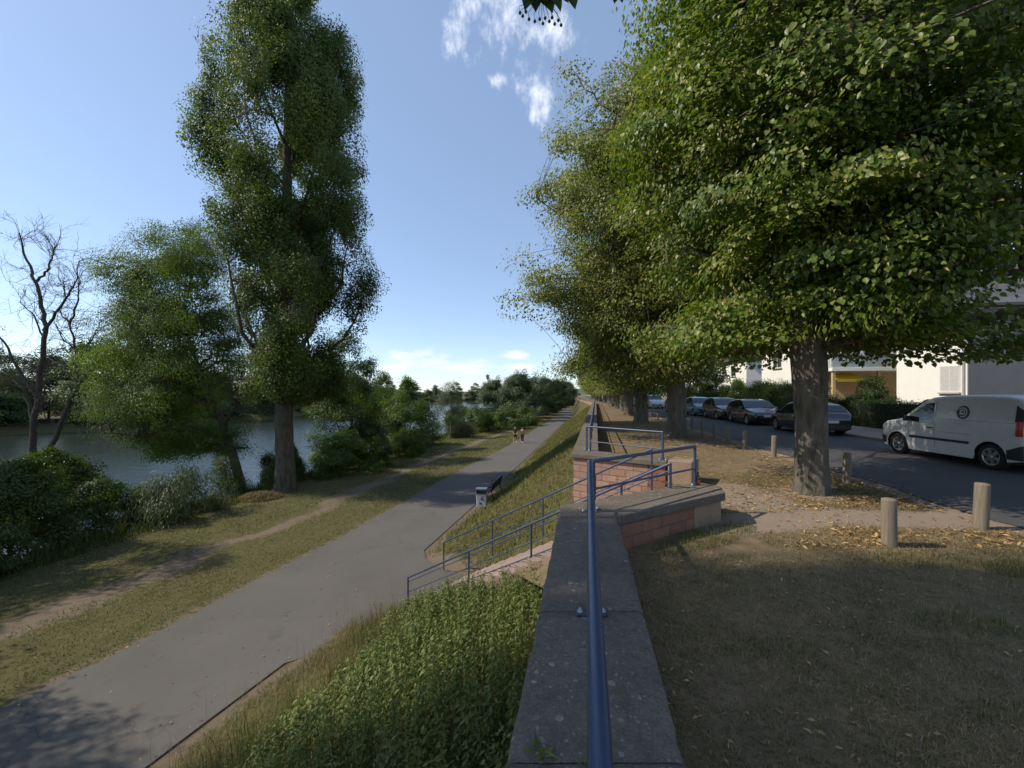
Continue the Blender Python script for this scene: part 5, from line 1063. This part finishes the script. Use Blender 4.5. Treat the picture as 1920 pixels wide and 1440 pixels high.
# white panel van
VS = dict(L=4.21, W=1.83, belt=.98, tum=.13, wr=.315, wx=(1.29, -1.40), paint='white_paint', rr=.10, rear_round=(.12, .07), mirror=(.80, 1.12), rim='rim_metal', plate_z=.80,
          top=[(2.105, .70), (2.08, .82), (2.0, .90), (1.7, 1.0), (1.22, 1.09), (1.12, 1.13), (.62, 1.52), (.42, 1.66), (.2, 1.745), (-.2, 1.795), (-.9, 1.815), (-1.7, 1.79), (-1.95, 1.74), (-2.05, 1.66), (-2.105, 1.50)],
          side=[dict(nm='door_window', mat='car_glass', x0=.98, x1=.10, zlo=[(.10, 1.03), (.55, 1.01), (.98, 1.06)], zhi=[(.10, 1.60), (.35, 1.55), (.66, 1.36), (.90, 1.15), (.98, 1.07)], off=.007),
                dict(nm='trim_strip', mat='black_plastic', x0=.85, x1=-.92, zlo=.555, zhi=.625, off=.014), dict(nm='door_handle', mat='black_plastic', x0=.27, x1=.07, zlo=.875, zhi=.905, off=.022),
                dict(nm='door_seam', mat='black_plastic', x0=.045, x1=.037, zlo=.34, zhi=1.64, off=.003, nx=1, nz=12), dict(nm='door_seam', mat='black_plastic', x0=.985, x1=.977, zlo=.62, zhi=1.03, off=.003, nx=1, nz=6), dict(nm='door_seam', mat='black_plastic', x0=.0, x1=-1.95, zlo=1.155, zhi=1.163, off=.002, nz=1), dict(nm='door_seam', mat='black_plastic', x0=-.05, x1=-1.0, zlo=.80, zhi=.807, off=.002, nz=1),
                dict(nm='headlight', mat='clear_lens', x0=2.02, x1=1.72, zlo=[(1.72, .80), (2.02, .66)], zhi=[(1.72, .90), (2.02, .84)], off=.006),
                dict(nm='bumper', mat='black_plastic', x0=2.09, x1=1.70, zlo=.30, zhi=[(1.70, .50), (2.09, .62)], off=.012), dict(nm='bumper', mat='black_plastic', x0=-1.78, x1=-2.095, zlo=.31, zhi=[(-2.095, .66), (-1.78, .52)], off=.012),
                dict(nm='rear_pillar_trim', mat='black_plastic', x0=-1.93, x1=-2.085, zlo=1.18, zhi=[(-2.085, 1.46), (-1.93, 1.58)], off=.007), dict(nm='tail_light', mat='red_lens', x0=-1.96, x1=-2.09, zlo=.86, zhi=1.20, off=.012)],
          topp=[dict(nm='windscreen', mat='car_glass', xa=1.10, xb=.40, inset_=.03)])
vdir = hdir(.32, 2.62); van = vehicle('van', 'white panel van with dark round logo and black side strip parked in dappled shade', 'van', (12.70, 11.02, .0), vdir, VS)
m = MB(); m.box((-2.09, 0, .47), (.09, 1.62, .30)); m.build('bumper', MATS['black_plastic'], van, weld=1e-5, bevel=.03)
for s in (1, -1):     # rear door windows and handle
    m = MB(); m.box((-2.10, s * .40, 1.26), (.02, .60, .36)); m.build('rear_window', MATS['car_glass'], van, weld=1e-5, bevel=.01)
def van_logo():
    # dark round badge with pale interlocking strokes, and small faint lettering bars under it
    x0, z0 = -.72, 1.36; yy = lambda z: 1.83 / 2 - .13 * max(0, z - .98) ** 1.15
    def disc(mb, r0, r1, a0, a1, off, cx=0, cz=0):
        rows = [[], []]
        for i in range(33):
            a = R(a0 + (a1 - a0) * i / 32)
            for k, r in enumerate((r0, r1)):
                x, z = x0 + cx + r * math.cos(a), z0 + cz + r * math.sin(a); rows[k].append(Vector((x, yy(z) + off, z)))
        mb.grid(rows)
    m = MB(); disc(m, .0, .175, 0, 360, .004); lg = m.build('logo_badge', MATS['sticker_dark'], van)
    m = MB(); disc(m, .105, .128, 30, 290, .0065, .02, .0); disc(m, .045, .065, 180, 500, .0065, .02, .01)
    for cx in (-.03, .03, .075): m.grid([[Vector((x0 + cx + k * .008, yy(z0 + dz) + .0065, z0 + dz)) for k in (-1, 1)] for dz in (-.06, 0, .06)])
    m.build('logo_mark', MATS['frame_white'], lg)
    flat('pale_lettering', (.38, .39, .40), .5)
    g = random.Random(3)
    for z, n, w in ((1.115, 11, .030), (1.06, 15, .022)):
        m = MB()
        for i in range(n):
            x = x0 + (n / 2 - i) * w * 1.25
            if g.random() < .12: continue
            for bx, bz, bw, bh in ((-w * .35, 0, .006, .030), (w * .25, 0, .006, .022), (0, .012 * g.choice((-1, 0, 1)), w * .6, .006)): m.grid([[Vector((x + bx + k * bw / 2, yy(z) + .005, z + bz + q * bh / 2)) for k in (-1, 1)] for q in (-1, 1)])
        m.build('lettering', MATS['pale_lettering'], van)
van_logo()
def hatch(paint, L=4.1, W=1.75, H=1.47, rim='rim_metal'):
    k = L / 4.1; h = H / 1.47
    return dict(L=L, W=W, belt=.88 * h, tum=.34, wr=.315, wx=(1.27 * k, -1.28 * k), paint=paint, rr=.10, rear_round=(.30, .14), mirror=(.72 * k, .97 * h), mirror_mat=paint, nose=1, rim=rim,
        top=[(2.05 * k, .58), (2.02 * k, .66), (1.9 * k, .74 * h), (1.5 * k, .86 * h), (1.08 * k, .94 * h), (.98 * k, .97 * h), (.40 * k, 1.33 * h), (.18 * k, 1.42 * h), (-.2 * k, 1.465 * h), (-.8 * k, 1.455 * h), (-1.3 * k, 1.39 * h), (-1.5 * k, 1.33 * h), (-1.85 * k, 1.02 * h), (-1.95 * k, .96 * h), (-2.03 * k, .80), (-2.05 * k, .66)],
        side=[dict(nm='side_window', mat='car_glass', x0=.78 * k, x1=-.22 * k, zlo=.93 * h, zhi=[(-.22 * k, 1.37 * h), (.1 * k, 1.33 * h), (.45 * k, 1.16 * h), (.78 * k, .95 * h)], off=.008), dict(nm='side_window', mat='car_glass', x0=-.29 * k, x1=-1.25 * k, zlo=[(-1.25 * k, 1.03 * h), (-.9 * k, .94 * h), (-.29 * k, .93 * h)], zhi=[(-1.25 * k, 1.23 * h), (-.9 * k, 1.32 * h), (-.29 * k, 1.37 * h)], off=.008),
              dict(nm='headlight', mat='clear_lens', x0=2.0 * k, x1=1.6 * k, zlo=[(1.6 * k, .68), (2.0 * k, .58)], zhi=[(1.6 * k, .76 * h), (2.0 * k, .68 * h)], off=.008), dict(nm='tail_light', mat='red_lens', x0=-1.72 * k, x1=-2.02 * k, zlo=.70, zhi=[(-2.02 * k, .84 * h), (-1.72 * k, .90 * h)], off=.008),
              dict(nm='door_handle', mat=paint, x0=-.02, x1=-.18, zlo=.80 * h, zhi=.825 * h, off=.02), dict(nm='door_seam', mat='black_plastic', x0=-.252 * k, x1=-.258 * k, zlo=.32, zhi=1.36 * h, off=.003, nx=1, nz=10), dict(nm='sill_trim', mat='black_plastic', x0=.85 * k, x1=-.85 * k, zlo=.21, zhi=.29, off=.008)],
        topp=[dict(nm='windscreen', mat='car_glass', xa=.96 * k, xb=.36 * k, inset_=.04), dict(nm='rear_window', mat='car_glass', xa=-1.50 * k, xb=-1.80 * k, inset_=.10)])
rd = hdir(.168, .986); gp = 'cars parked along the far side of the road'
vehicle('parked_car', 'black hatchback seen from behind, half hidden by the big linden trunk', 'car', (14.2, 19.3, 0), rd, hatch('black_paint', 4.0, 1.70, 1.45), gp)
c2 = vehicle('parked_car', 'black hatchback facing the viewer, directly left of the big linden trunk', 'car', (15.0, 24.9, 0), rd + math.pi, hatch('black_paint', 4.2, 1.78, 1.50), gp)
vehicle('parked_car', 'dark grey compact car facing the viewer, second left of the big linden trunk', 'car', (15.6, 29.6, 0), rd + math.pi, hatch('grey_paint', 4.2, 1.78, 1.56), gp)
vehicle('parked_car', 'teal blue small car behind the dark grey compact car', 'car', (16.1, 34.3, 0), rd + math.pi, hatch('teal_paint', 3.8, 1.70, 1.55), gp)
vehicle('parked_car', 'mid blue car with silver sill just right of the second linden trunk', 'car', (16.4, 39.6, 0), rd + math.pi, hatch('blue_car_paint', 4.1, 1.75, 1.50), gp)
c6 = vehicle('parked_car', 'silver tall car between the second and third linden trunks, nearer the viewer', 'car', (17.9, 50.5, 0), rd + math.pi, hatch('silver_paint', 4.4, 1.8, 1.68), gp)
copy_tree(c6, (18.4, 57.0, 0), rd + math.pi, None, 'silver tall car between the second and third linden trunks, behind the other silver one')
for i in range(5): copy_tree(c6 if i % 2 else c2, (20.4 + i * 1.25, 65 + i * 7.5, 0), rd + math.pi, None, 'parked car far along the road, only glimpsed between the distant trunks')

# ------------------------------------------------------------------ houses, hedges and garden shrubs behind the road
def P2v(a, b_, s, out=0.0):
    a, b_ = Vector(a), Vector(b_); u = (b_ - a).normalized(); n = Vector((u.y, -u.x)); p = a + u * s + n * out; return p
def panel(mb, a, b_, s0, s1, z0, z1, o0, o1):
    "box standing proud of the wall line a->b (outside on the right of a->b)"
    q = [P2v(a, b_, s0, o1), P2v(a, b_, s1, o1), P2v(a, b_, s1, o0), P2v(a, b_, s0, o0)]; mb.prism([tuple(p) for p in q], z0, z1)
def window(root, a, b_, s0, s1, z0, z1, blind=False):
    m = MB(); t = .07
    for x0, x1, y0, y1 in ((s0 - t, s0, z0 - t, z1 + t), (s1, s1 + t, z0 - t, z1 + t), (s0, s1, z0 - t, z0), (s0, s1, z1, z1 + t), ((s0 + s1) / 2 - .025, (s0 + s1) / 2 + .025, z0, z1)): panel(m, a, b_, x0, x1, y0, y1, -.02, .03)
    f_ = m.build('window', MATS['frame_white'], root); f_.data.transform(local(root))
    m = MB()
    if blind:
        n = 14
        for i in range(n): panel(m, a, b_, s0, s1, z0 + (z1 - z0) * i / n, z0 + (z1 - z0) * (i + .9) / n, .0, .022)
    else: panel(m, a, b_, s0, s1, z0, z1, -.03, .008)
    p = m.build('blind' if blind else 'pane', MATS['blind_slats' if blind else 'window_glass'], f_); p.data.transform(local(root))
    m = MB(); panel(m, a, b_, s0 - .12, s1 + .12, z0 - .14, z0 - t, -.02, .12); q = m.build('sill', MATS['grey_render'], f_); q.data.transform(local(root))
def house(label, fp, h, wall='white_render', ridge=2.6):
    root = thing('house', label, 'house', (fp[0][0], fp[0][1], 0)); M = local(root)
    m = MB(); m.prism(fp, -.3, h, top=True); o = m.build('wall', MATS[wall], root); o.data.transform(M)
    e = inset(fp, -.45); c0 = (Vector(e[0]) + Vector(e[3])) / 2; c1_ = (Vector(e[1]) + Vector(e[2])) / 2; m = MB()
    v = [Vector((*q, h + .02)) for q in e] + [Vector((*q, h + .16)) for q in e] + [Vector((*c0, h + ridge)), Vector((*c1_, h + ridge))]
    m.add(v, [(3, 2, 1, 0), (0, 1, 5, 4), (1, 2, 6, 5), (2, 3, 7, 6), (3, 0, 4, 7), (4, 5, 9, 8), (6, 7, 8, 9), (5, 6, 9), (7, 4, 8)]); o = m.build('roof', MATS['roof_tile'], root); o.data.transform(M)
    m = MB(); k = (Vector(c0) * .6 + Vector(c1_) * .4); m.prism([(k.x - .4, k.y - .4), (k.x + .4, k.y - .4), (k.x + .4, k.y + .4), (k.x - .4, k.y + .4)], h + ridge - .6, h + ridge + .8); q = m.build('chimney', MATS['roof_tile'], o); q.data.transform(M)
    return root
fA = [(23.1, 20.3), (36, 18.7), (37.4, 27.5), (23.75, 24.7)]
hA = house('bright white house with a blind-covered window above the van', fA, 6.2)
aA, bA_ = fA[3], fA[0]                                                   # the sunlit front, walked so that outside is on the right
LA = (Vector(bA_) - Vector(aA)).length
window(hA, aA, bA_, LA - 1.42, LA - .42, 1.98, 3.25, True); window(hA, aA, bA_, LA - 1.42, LA - .42, 4.6, 5.7, True); window(hA, aA, bA_, .6, 1.7, 4.6, 5.7)
m = MB(); p = P2v(aA, bA_, LA - .12, .07); m.tube([(p.x, p.y, .0), (p.x, p.y, 6.2)], .05, 8); o = m.build('downpipe', MATS['lamp_grey'], hA); o.data.transform(local(hA))
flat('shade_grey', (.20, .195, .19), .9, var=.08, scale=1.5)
m = MB(); panel(m, fA[0], fA[1], .02, 12.5, -.2, 6.15, -.02, .03); o = m.build('side_shade_panel', MATS['shade_grey'], hA); o.data.transform(local(hA))  # thin panel over the house side, its shade painted in as darker grey
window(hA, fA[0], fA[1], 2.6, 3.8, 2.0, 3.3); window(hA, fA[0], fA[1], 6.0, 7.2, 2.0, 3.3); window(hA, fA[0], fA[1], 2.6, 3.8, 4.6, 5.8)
fB = [(22.3, 29.0), (31, 27.9), (32, 36), (23.1, 37)]
hB = house('white house with beige ground floor, glass balcony and yellow awning', fB, 6.6)
a, b_ = fB[0], fB[1]; M = local(hB)
m = MB(); panel(m, a, b_, .25, 5.5, -.2, 3.35, .0, .05); o = m.build('ground_floor', MATS['beige_render'], hB); o.data.transform(M)
m = MB(); panel(m, a, b_, -.2, 5.6, 3.40, 3.62, .0, 1.7); o = m.build('balcony', MATS['white_render'], hB); o.data.transform(M); bal = o
m = MB(); panel(m, a, b_, -.15, 5.55, 3.66, 4.45, 1.60, 1.63); o = m.build('glass_panel', MATS['balcony_glass'], bal); o.data.transform(M)
m = MB(); panel(m, a, b_, -.2, 5.6, 4.45, 4.52, 1.58, 1.66)
for s in (.0, 1.85, 3.7, 5.5): panel(m, a, b_, s - .02, s + .02, 3.62, 4.45, 1.57, 1.60)
o = m.build('balcony_rail', MATS['frame_white'], bal); o.data.transform(M)
for s in (.0, 2.8, 5.45):
    m = MB(); panel(m, a, b_, s - .09, s + .09, -.2, 3.40, 1.40, 1.58); o = m.build('balcony_post', MATS['beige_render'], hB); o.data.transform(M)
m = MB(); q = [P2v(a, b_, .3, .1), P2v(a, b_, 2.1, .1), P2v(a, b_, 2.1, 1.35), P2v(a, b_, .3, 1.35)]
m.add([Vector((*q[0], 3.30)), Vector((*q[1], 3.30)), Vector((*q[2], 2.85)), Vector((*q[3], 2.85)), Vector((*q[0], 3.27)), Vector((*q[1], 3.27)), Vector((*q[2], 2.82)), Vector((*q[3], 2.82)), Vector((*q[2], 2.66)), Vector((*q[3], 2.66))], [(0, 1, 2, 3), (7, 6, 5, 4), (3, 2, 8, 9), (0, 3, 7, 4), (1, 5, 6, 2)])
o = m.build('awning', MATS['awning_cloth'], hB); o.data.transform(M)
m = MB(); panel(m, a, b_, 2.4, 3.5, .0, 2.4, .05, .09); o = m.build('door', MATS['door_brown'], hB); o.data.transform(M)
window(hB, fB[0], fB[1], .8, 2.0, 4.0, 5.6); window(hB, fB[0], fB[1], 3.0, 4.2, 4.0, 5.6); window(hB, fB[3], fB[0], 2.0, 3.2, 1.2, 2.6); window(hB, fB[3], fB[0], 4.8, 6.0, 1.2, 2.6); window(hB, fB[3], fB[0], 2.0, 3.2, 4.1, 5.5); window(hB, fB[3], fB[0], 4.8, 6.0, 4.1, 5.5)
fC = [(25.2, 43), (35, 41.5), (36.2, 50), (26.4, 51.5)]
hC = house('pale house with a dark roof glimpsed under the leaves left of the big trunk', fC, 5.6, 'white_render', 3.2)
for s in (1.4, 4.2): window(hC, fC[0], fC[1], s, s + 1.2, 1.3, 2.6); window(hC, fC[3], fC[0], s + .4, s + 1.6, 1.3, 2.6); window(hC, fC[3], fC[0], s + .4, s + 1.6, 3.9, 5.1)
fD = [(28, 60), (38, 58.5), (39.5, 70), (29.6, 71.5)]
hD = house('white house farthest along the road behind the silver cars', fD, 5.8, 'white_render', 3.0)
for s in (1.6, 5.2): window(hD, fD[0], fD[1], s, s + 1.2, 1.3, 2.6); window(hD, fD[3], fD[0], s, s + 1.2, 1.3, 2.6)
def hedge(label, y0, y1, off, wd, h, seed, per=900):
    g = np.random.default_rng(seed); n = int((y1 - y0) * per); x0 = float(bol_x(y0)) + off; x1 = float(bol_x(y1)) + off; u = Vector((x1 - x0, y1 - y0)).normalized(); root = thing('hedge', label, 'hedge', (x0, y0, 0), -math.atan2(u.x, u.y)); Ln_ = math.hypot(x1 - x0, y1 - y0)
    fc = g.random(n); s = g.random(n) * Ln_; t = np.where(fc < .38, 0, np.where(fc < .76, g.random(n) * wd, np.where(fc < .9, wd, g.random(n) * wd))); z = np.where((fc >= .38) & (fc < .76), h, g.random(n) * h); e = fc >= .95; s = np.where(e, np.where(g.random(n) < .5, 0, Ln_), s)
    P = np.stack([t, s, z], -1) + g.normal(size=(n, 3)) * .055 + np.stack([.05 * fnoise(s, z, 1.6), 0 * s, .05 * fnoise(s, t, 1.1)], -1); Nn = np.where(((fc >= .38) & (fc < .76))[:, None], [0, 0, 1.0], np.where((fc < .38)[:, None], [-1.0, 0, .4], [1.0, 0, .4])) + g.normal(size=(n, 3)) * .6; Lf = .065 * g.uniform(.7, 1.3, n)
    V, fl, vv = leaves(P, Nn, rnd_unit(n, g), Lf, Lf * .6, 'kite', g.random(n)); link('foliage', np_mesh('foliage', V, fl, vv), MATS['hedge_leaf'], root)
    m = MB(); m.box((wd / 2, Ln_ / 2, h / 2 - .03), (wd - .10, Ln_ - .1, h - .08)); flat('hedge_core', (.025, .03, .012), .95); m.build('branches', MATS['hedge_core'], root)
hedge('dark clipped hedge behind the parked black hatchbacks', 16.9, 40, 9.35, 1.0, 1.42, 61)
hedge('clipped hedge with a sunlit top behind the white van', 7.0, 16.6, 9.35, .9, 1.38, 62)
sb = bush('shrub', 'round dark clipped shrub behind the hedge, between the big trunk and the white house', 'shrub', (20.0, 22.2, 0), 2.7, 2.5, 'hedge_leaf', 63, 190, 110, .085, size=.36)
copy_tree(sb, (18.0, 24.0, 0), 1.0, (1.05, 1.0, 1.15), 'dark garden shrub behind the hedge just right of the big linden trunk')
sc_ = bush('shrub', 'yellow-green garden shrub behind the hedge just left of the big linden trunk', 'shrub', (18.6, 27.0, 0), 3.0, 2.6, 'bright_bush_leaf', 64, 150, 100, .10, size=.42)
copy_tree(sc_, (20.2, 32, 0), 1.0, (1.1, 1.1, 1.1), 'light green garden shrub above the second black hatchback'); copy_tree(sc_, (20.9, 37, 0), 2.0, (1.0, 1.1, 1.2), 'light green garden shrub above the dark grey compact car'); copy_tree(sb, (22, 43, 0), 2.0, (1.3, 1.3, 1.3), 'dark garden shrub above the mid blue car')
copy_tree(sc_, (23.5, 50, 0), 3.0, (1.4, 1.3, 1.3), 'garden shrub behind the silver cars'); copy_tree(sb, (25.4, 16.4, 0), 3.0, (1.5, 1.3, 1.25), 'dark shrub against the shaded grey house side, right above the van')

# ------------------------------------------------------------------ people
def skin_mesh(name, joints, edges, rootj, mat, parent, sub=2):
    me = bpy.data.meshes.new(name); names = list(joints); me.from_pydata([joints[k][0] for k in names], [(names.index(a), names.index(b_)) for a, b_ in edges], [])
    o = link(name, me, mat, parent); sk = o.modifiers.new('skin', 'SKIN'); sk.use_smooth_shade = True
    for i, k in enumerate(names):
        r = joints[k][1]; v = me.skin_vertices[0].data[i]; v.radius = (r if isinstance(r, tuple) else (r, r)); v.use_root = (k == rootj)
    sb_ = o.modifiers.new('subsurf', 'SUBSURF'); sb_.levels = sub; sb_.render_levels = sub; return o
def person(label, loc, rz, H, woman, arm_bend, stride):
    root = thing('person', label, 'person', loc, rz, 'walkers on the path'); k = H / 1.78; sw = .155 if woman else .185
    def J(x, y, z): return (x * k, y * k, z * k)
    # local: y is the walking direction
    j = {'pelvis': (J(0, 0, .95), (.125 * k, .10 * k)), 'waist': (J(0, 0, 1.12), (.115 * k, .085 * k)), 'chest': (J(0, .0, 1.30), (.135 * k, .10 * k)), 'top': (J(0, 0, 1.44), (.08 * k, .07 * k)), 'neck': (J(0, .0, 1.50), .05 * k), 'chin': (J(0, .02, 1.575), (.06 * k, .065 * k)), 'head': (J(0, .012, 1.66), (.075 * k, .09 * k)), 'crown': (J(0, .0, 1.745), (.05 * k, .06 * k)), 'nose': (J(0, .115, 1.635), .012 * k)}
    e = [('pelvis', 'waist'), ('waist', 'chest'), ('chest', 'top'), ('top', 'neck'), ('neck', 'chin'), ('chin', 'head'), ('head', 'crown'), ('head', 'nose')]
    for s, nme in ((-1, 'l'), (1, 'r')):
        st_ = stride * s; b_ = arm_bend if s > 0 else .06
        j.update({'sh' + nme: (J(s * sw, 0, 1.42), .052 * k), 'el' + nme: (J(s * (sw + .055), -.03 - st_ * .25, 1.13), .040 * k), 'wr' + nme: (J(s * (sw + .06 - b_ * .25), -st_ * .4 + b_ * .9, .90 + b_ * 1.0), .028 * k), 'palm' + nme: (J(s * (sw + .055 - b_ * .3), -st_ * .45 + b_ * 1.05, .82 + b_ * 1.25), (.030 * k, .018 * k))})
        for q in range(4): j[f'f{q}{nme}'] = (J(s * (sw + .055 - b_ * .32), -st_ * .47 + b_ * 1.15 + (q - 1.5) * .022, .745 + b_ * 1.35 + abs(q - 1.4) * .008), .0085 * k); e.append(('palm' + nme, f'f{q}{nme}'))
        j['th' + nme] = (J(s * (sw + .03 - b_ * .3), -st_ * .45 + b_ * 1.05 + .05, .80 + b_ * 1.28), .009 * k); e.append(('palm' + nme, 'th' + nme))
        j.update({'hip' + nme: (J(s * .095, 0, .90), .092 * k), 'kn' + nme: (J(s * .10, st_ * .5 + .02, .50), .057 * k), 'an' + nme: (J(s * .10, st_ - .03, .10 + max(0, -st_) * .2), .038 * k), 'toe' + nme: (J(s * .115, st_ + .15, .035 + max(0, -st_) * .1), (.042 * k, .028 * k))})
        e += [('top', 'sh' + nme), ('sh' + nme, 'el' + nme), ('el' + nme, 'wr' + nme), ('wr' + nme, 'palm' + nme), ('pelvis', 'hip' + nme), ('hip' + nme, 'kn' + nme), ('kn' + nme, 'an' + nme), ('an' + nme, 'toe' + nme)]
    skin_mesh('body', j, e, 'pelvis', MATS['skin'], root)
    def grow(keys, ed, r0, add, over={}):
        jj = {}
        for q in keys:
            p, r = over.get(q, j[q]); r = r if isinstance(r, tuple) else (r, r); jj[q] = (p, (r[0] + add, r[1] + add))
        return jj, ed, r0
    mid = lambda a, b_, t: tuple(j[a][0][i] * (1 - t) + j[b_][0][i] * t for i in range(3))
    for nme in 'lr': j['sl' + nme] = (mid('sh' + nme, 'el' + nme, .75), .05 * k); j['ck' + nme] = (mid('kn' + nme, 'an' + nme, .92), .055 * k); j['sk' + nme] = (mid('hip' + nme, 'kn' + nme, .92), .075 * k)
    a = grow(['pelvis', 'waist', 'chest', 'top', 'shl', 'shr', 'sll', 'slr'], [('pelvis', 'waist'), ('waist', 'chest'), ('chest', 'top'), ('top', 'shl'), ('top', 'shr'), ('shl', 'sll'), ('shr', 'slr')], 'pelvis', .016); skin_mesh('shirt', *a, MATS['pink_cloth' if woman else 'black_cloth'], root)
    lo = 'ck' if woman else 'sk'; ks_ = ['waist', 'pelvis', 'hipl', 'hipr'] + (['knl', 'knr'] if woman else []) + [lo + 'l', lo + 'r']
    ed = [('waist', 'pelvis'), ('pelvis', 'hipl'), ('pelvis', 'hipr')] + ([('hipl', 'knl'), ('hipr', 'knr'), ('knl', 'ckl'), ('knr', 'ckr')] if woman else [('hipl', 'skl'), ('hipr', 'skr')])
    a = grow(ks_, ed, 'pelvis', .012 if not woman else .022, {'waist': (J(0, 0, 1.02), (.11 * k, .085 * k))}); skin_mesh('trousers' if woman else 'shorts', *a, MATS['maroon_cloth' if woman else 'dark_shorts'], root)
    hj = {'a': (J(0, -.02, 1.69), (.086 * k, .095 * k)), 'b': (J(0, -.02, 1.755), (.055 * k, .065 * k)), 'c': (J(0, -.06, 1.60), (.07 * k, .05 * k))}
    he = [('a', 'b'), ('a', 'c')]
    if woman: hj['d'] = (J(0, -.09, 1.44), (.07 * k, .035 * k)); he.append(('c', 'd'))
    skin_mesh('hair', hj, he, 'a', MATS['hair_brown'], root)
    for nme in 'lr': skin_mesh('shoe', {'a': (j['an' + nme][0], .045 * k), 'b': (tuple(v + (0, 0, .0)[i] for i, v in enumerate(j['toe' + nme][0])), (.046 * k, .034 * k))}, [('a', 'b')], 'a', MATS['shoe_white'], root)
    for s in (-1, 1):
        m = MB(); m.lathe([(0, -.010), (.010, 0), (0, .010)], 8, J(s * .030, .094, 1.665)); m.build('eye', MATS['hair_brown'], root)
    return root
wz = PZ + .006; w1p = Vector(((966 - 960) / F * 42.2, 42.2)); w2p = Vector(((979.5 - 960) / F * 42.3, 42.3))
person('person in a black T-shirt and dark shorts walking on the left', (w1p.x, w1p.y, wz), R(-12) + math.pi, 1.78, False, .26, .17)
person('person in a pink top and maroon trousers walking on the right', (w2p.x, w2p.y, wz), R(-12) + math.pi, 1.68, True, .02, -.16)
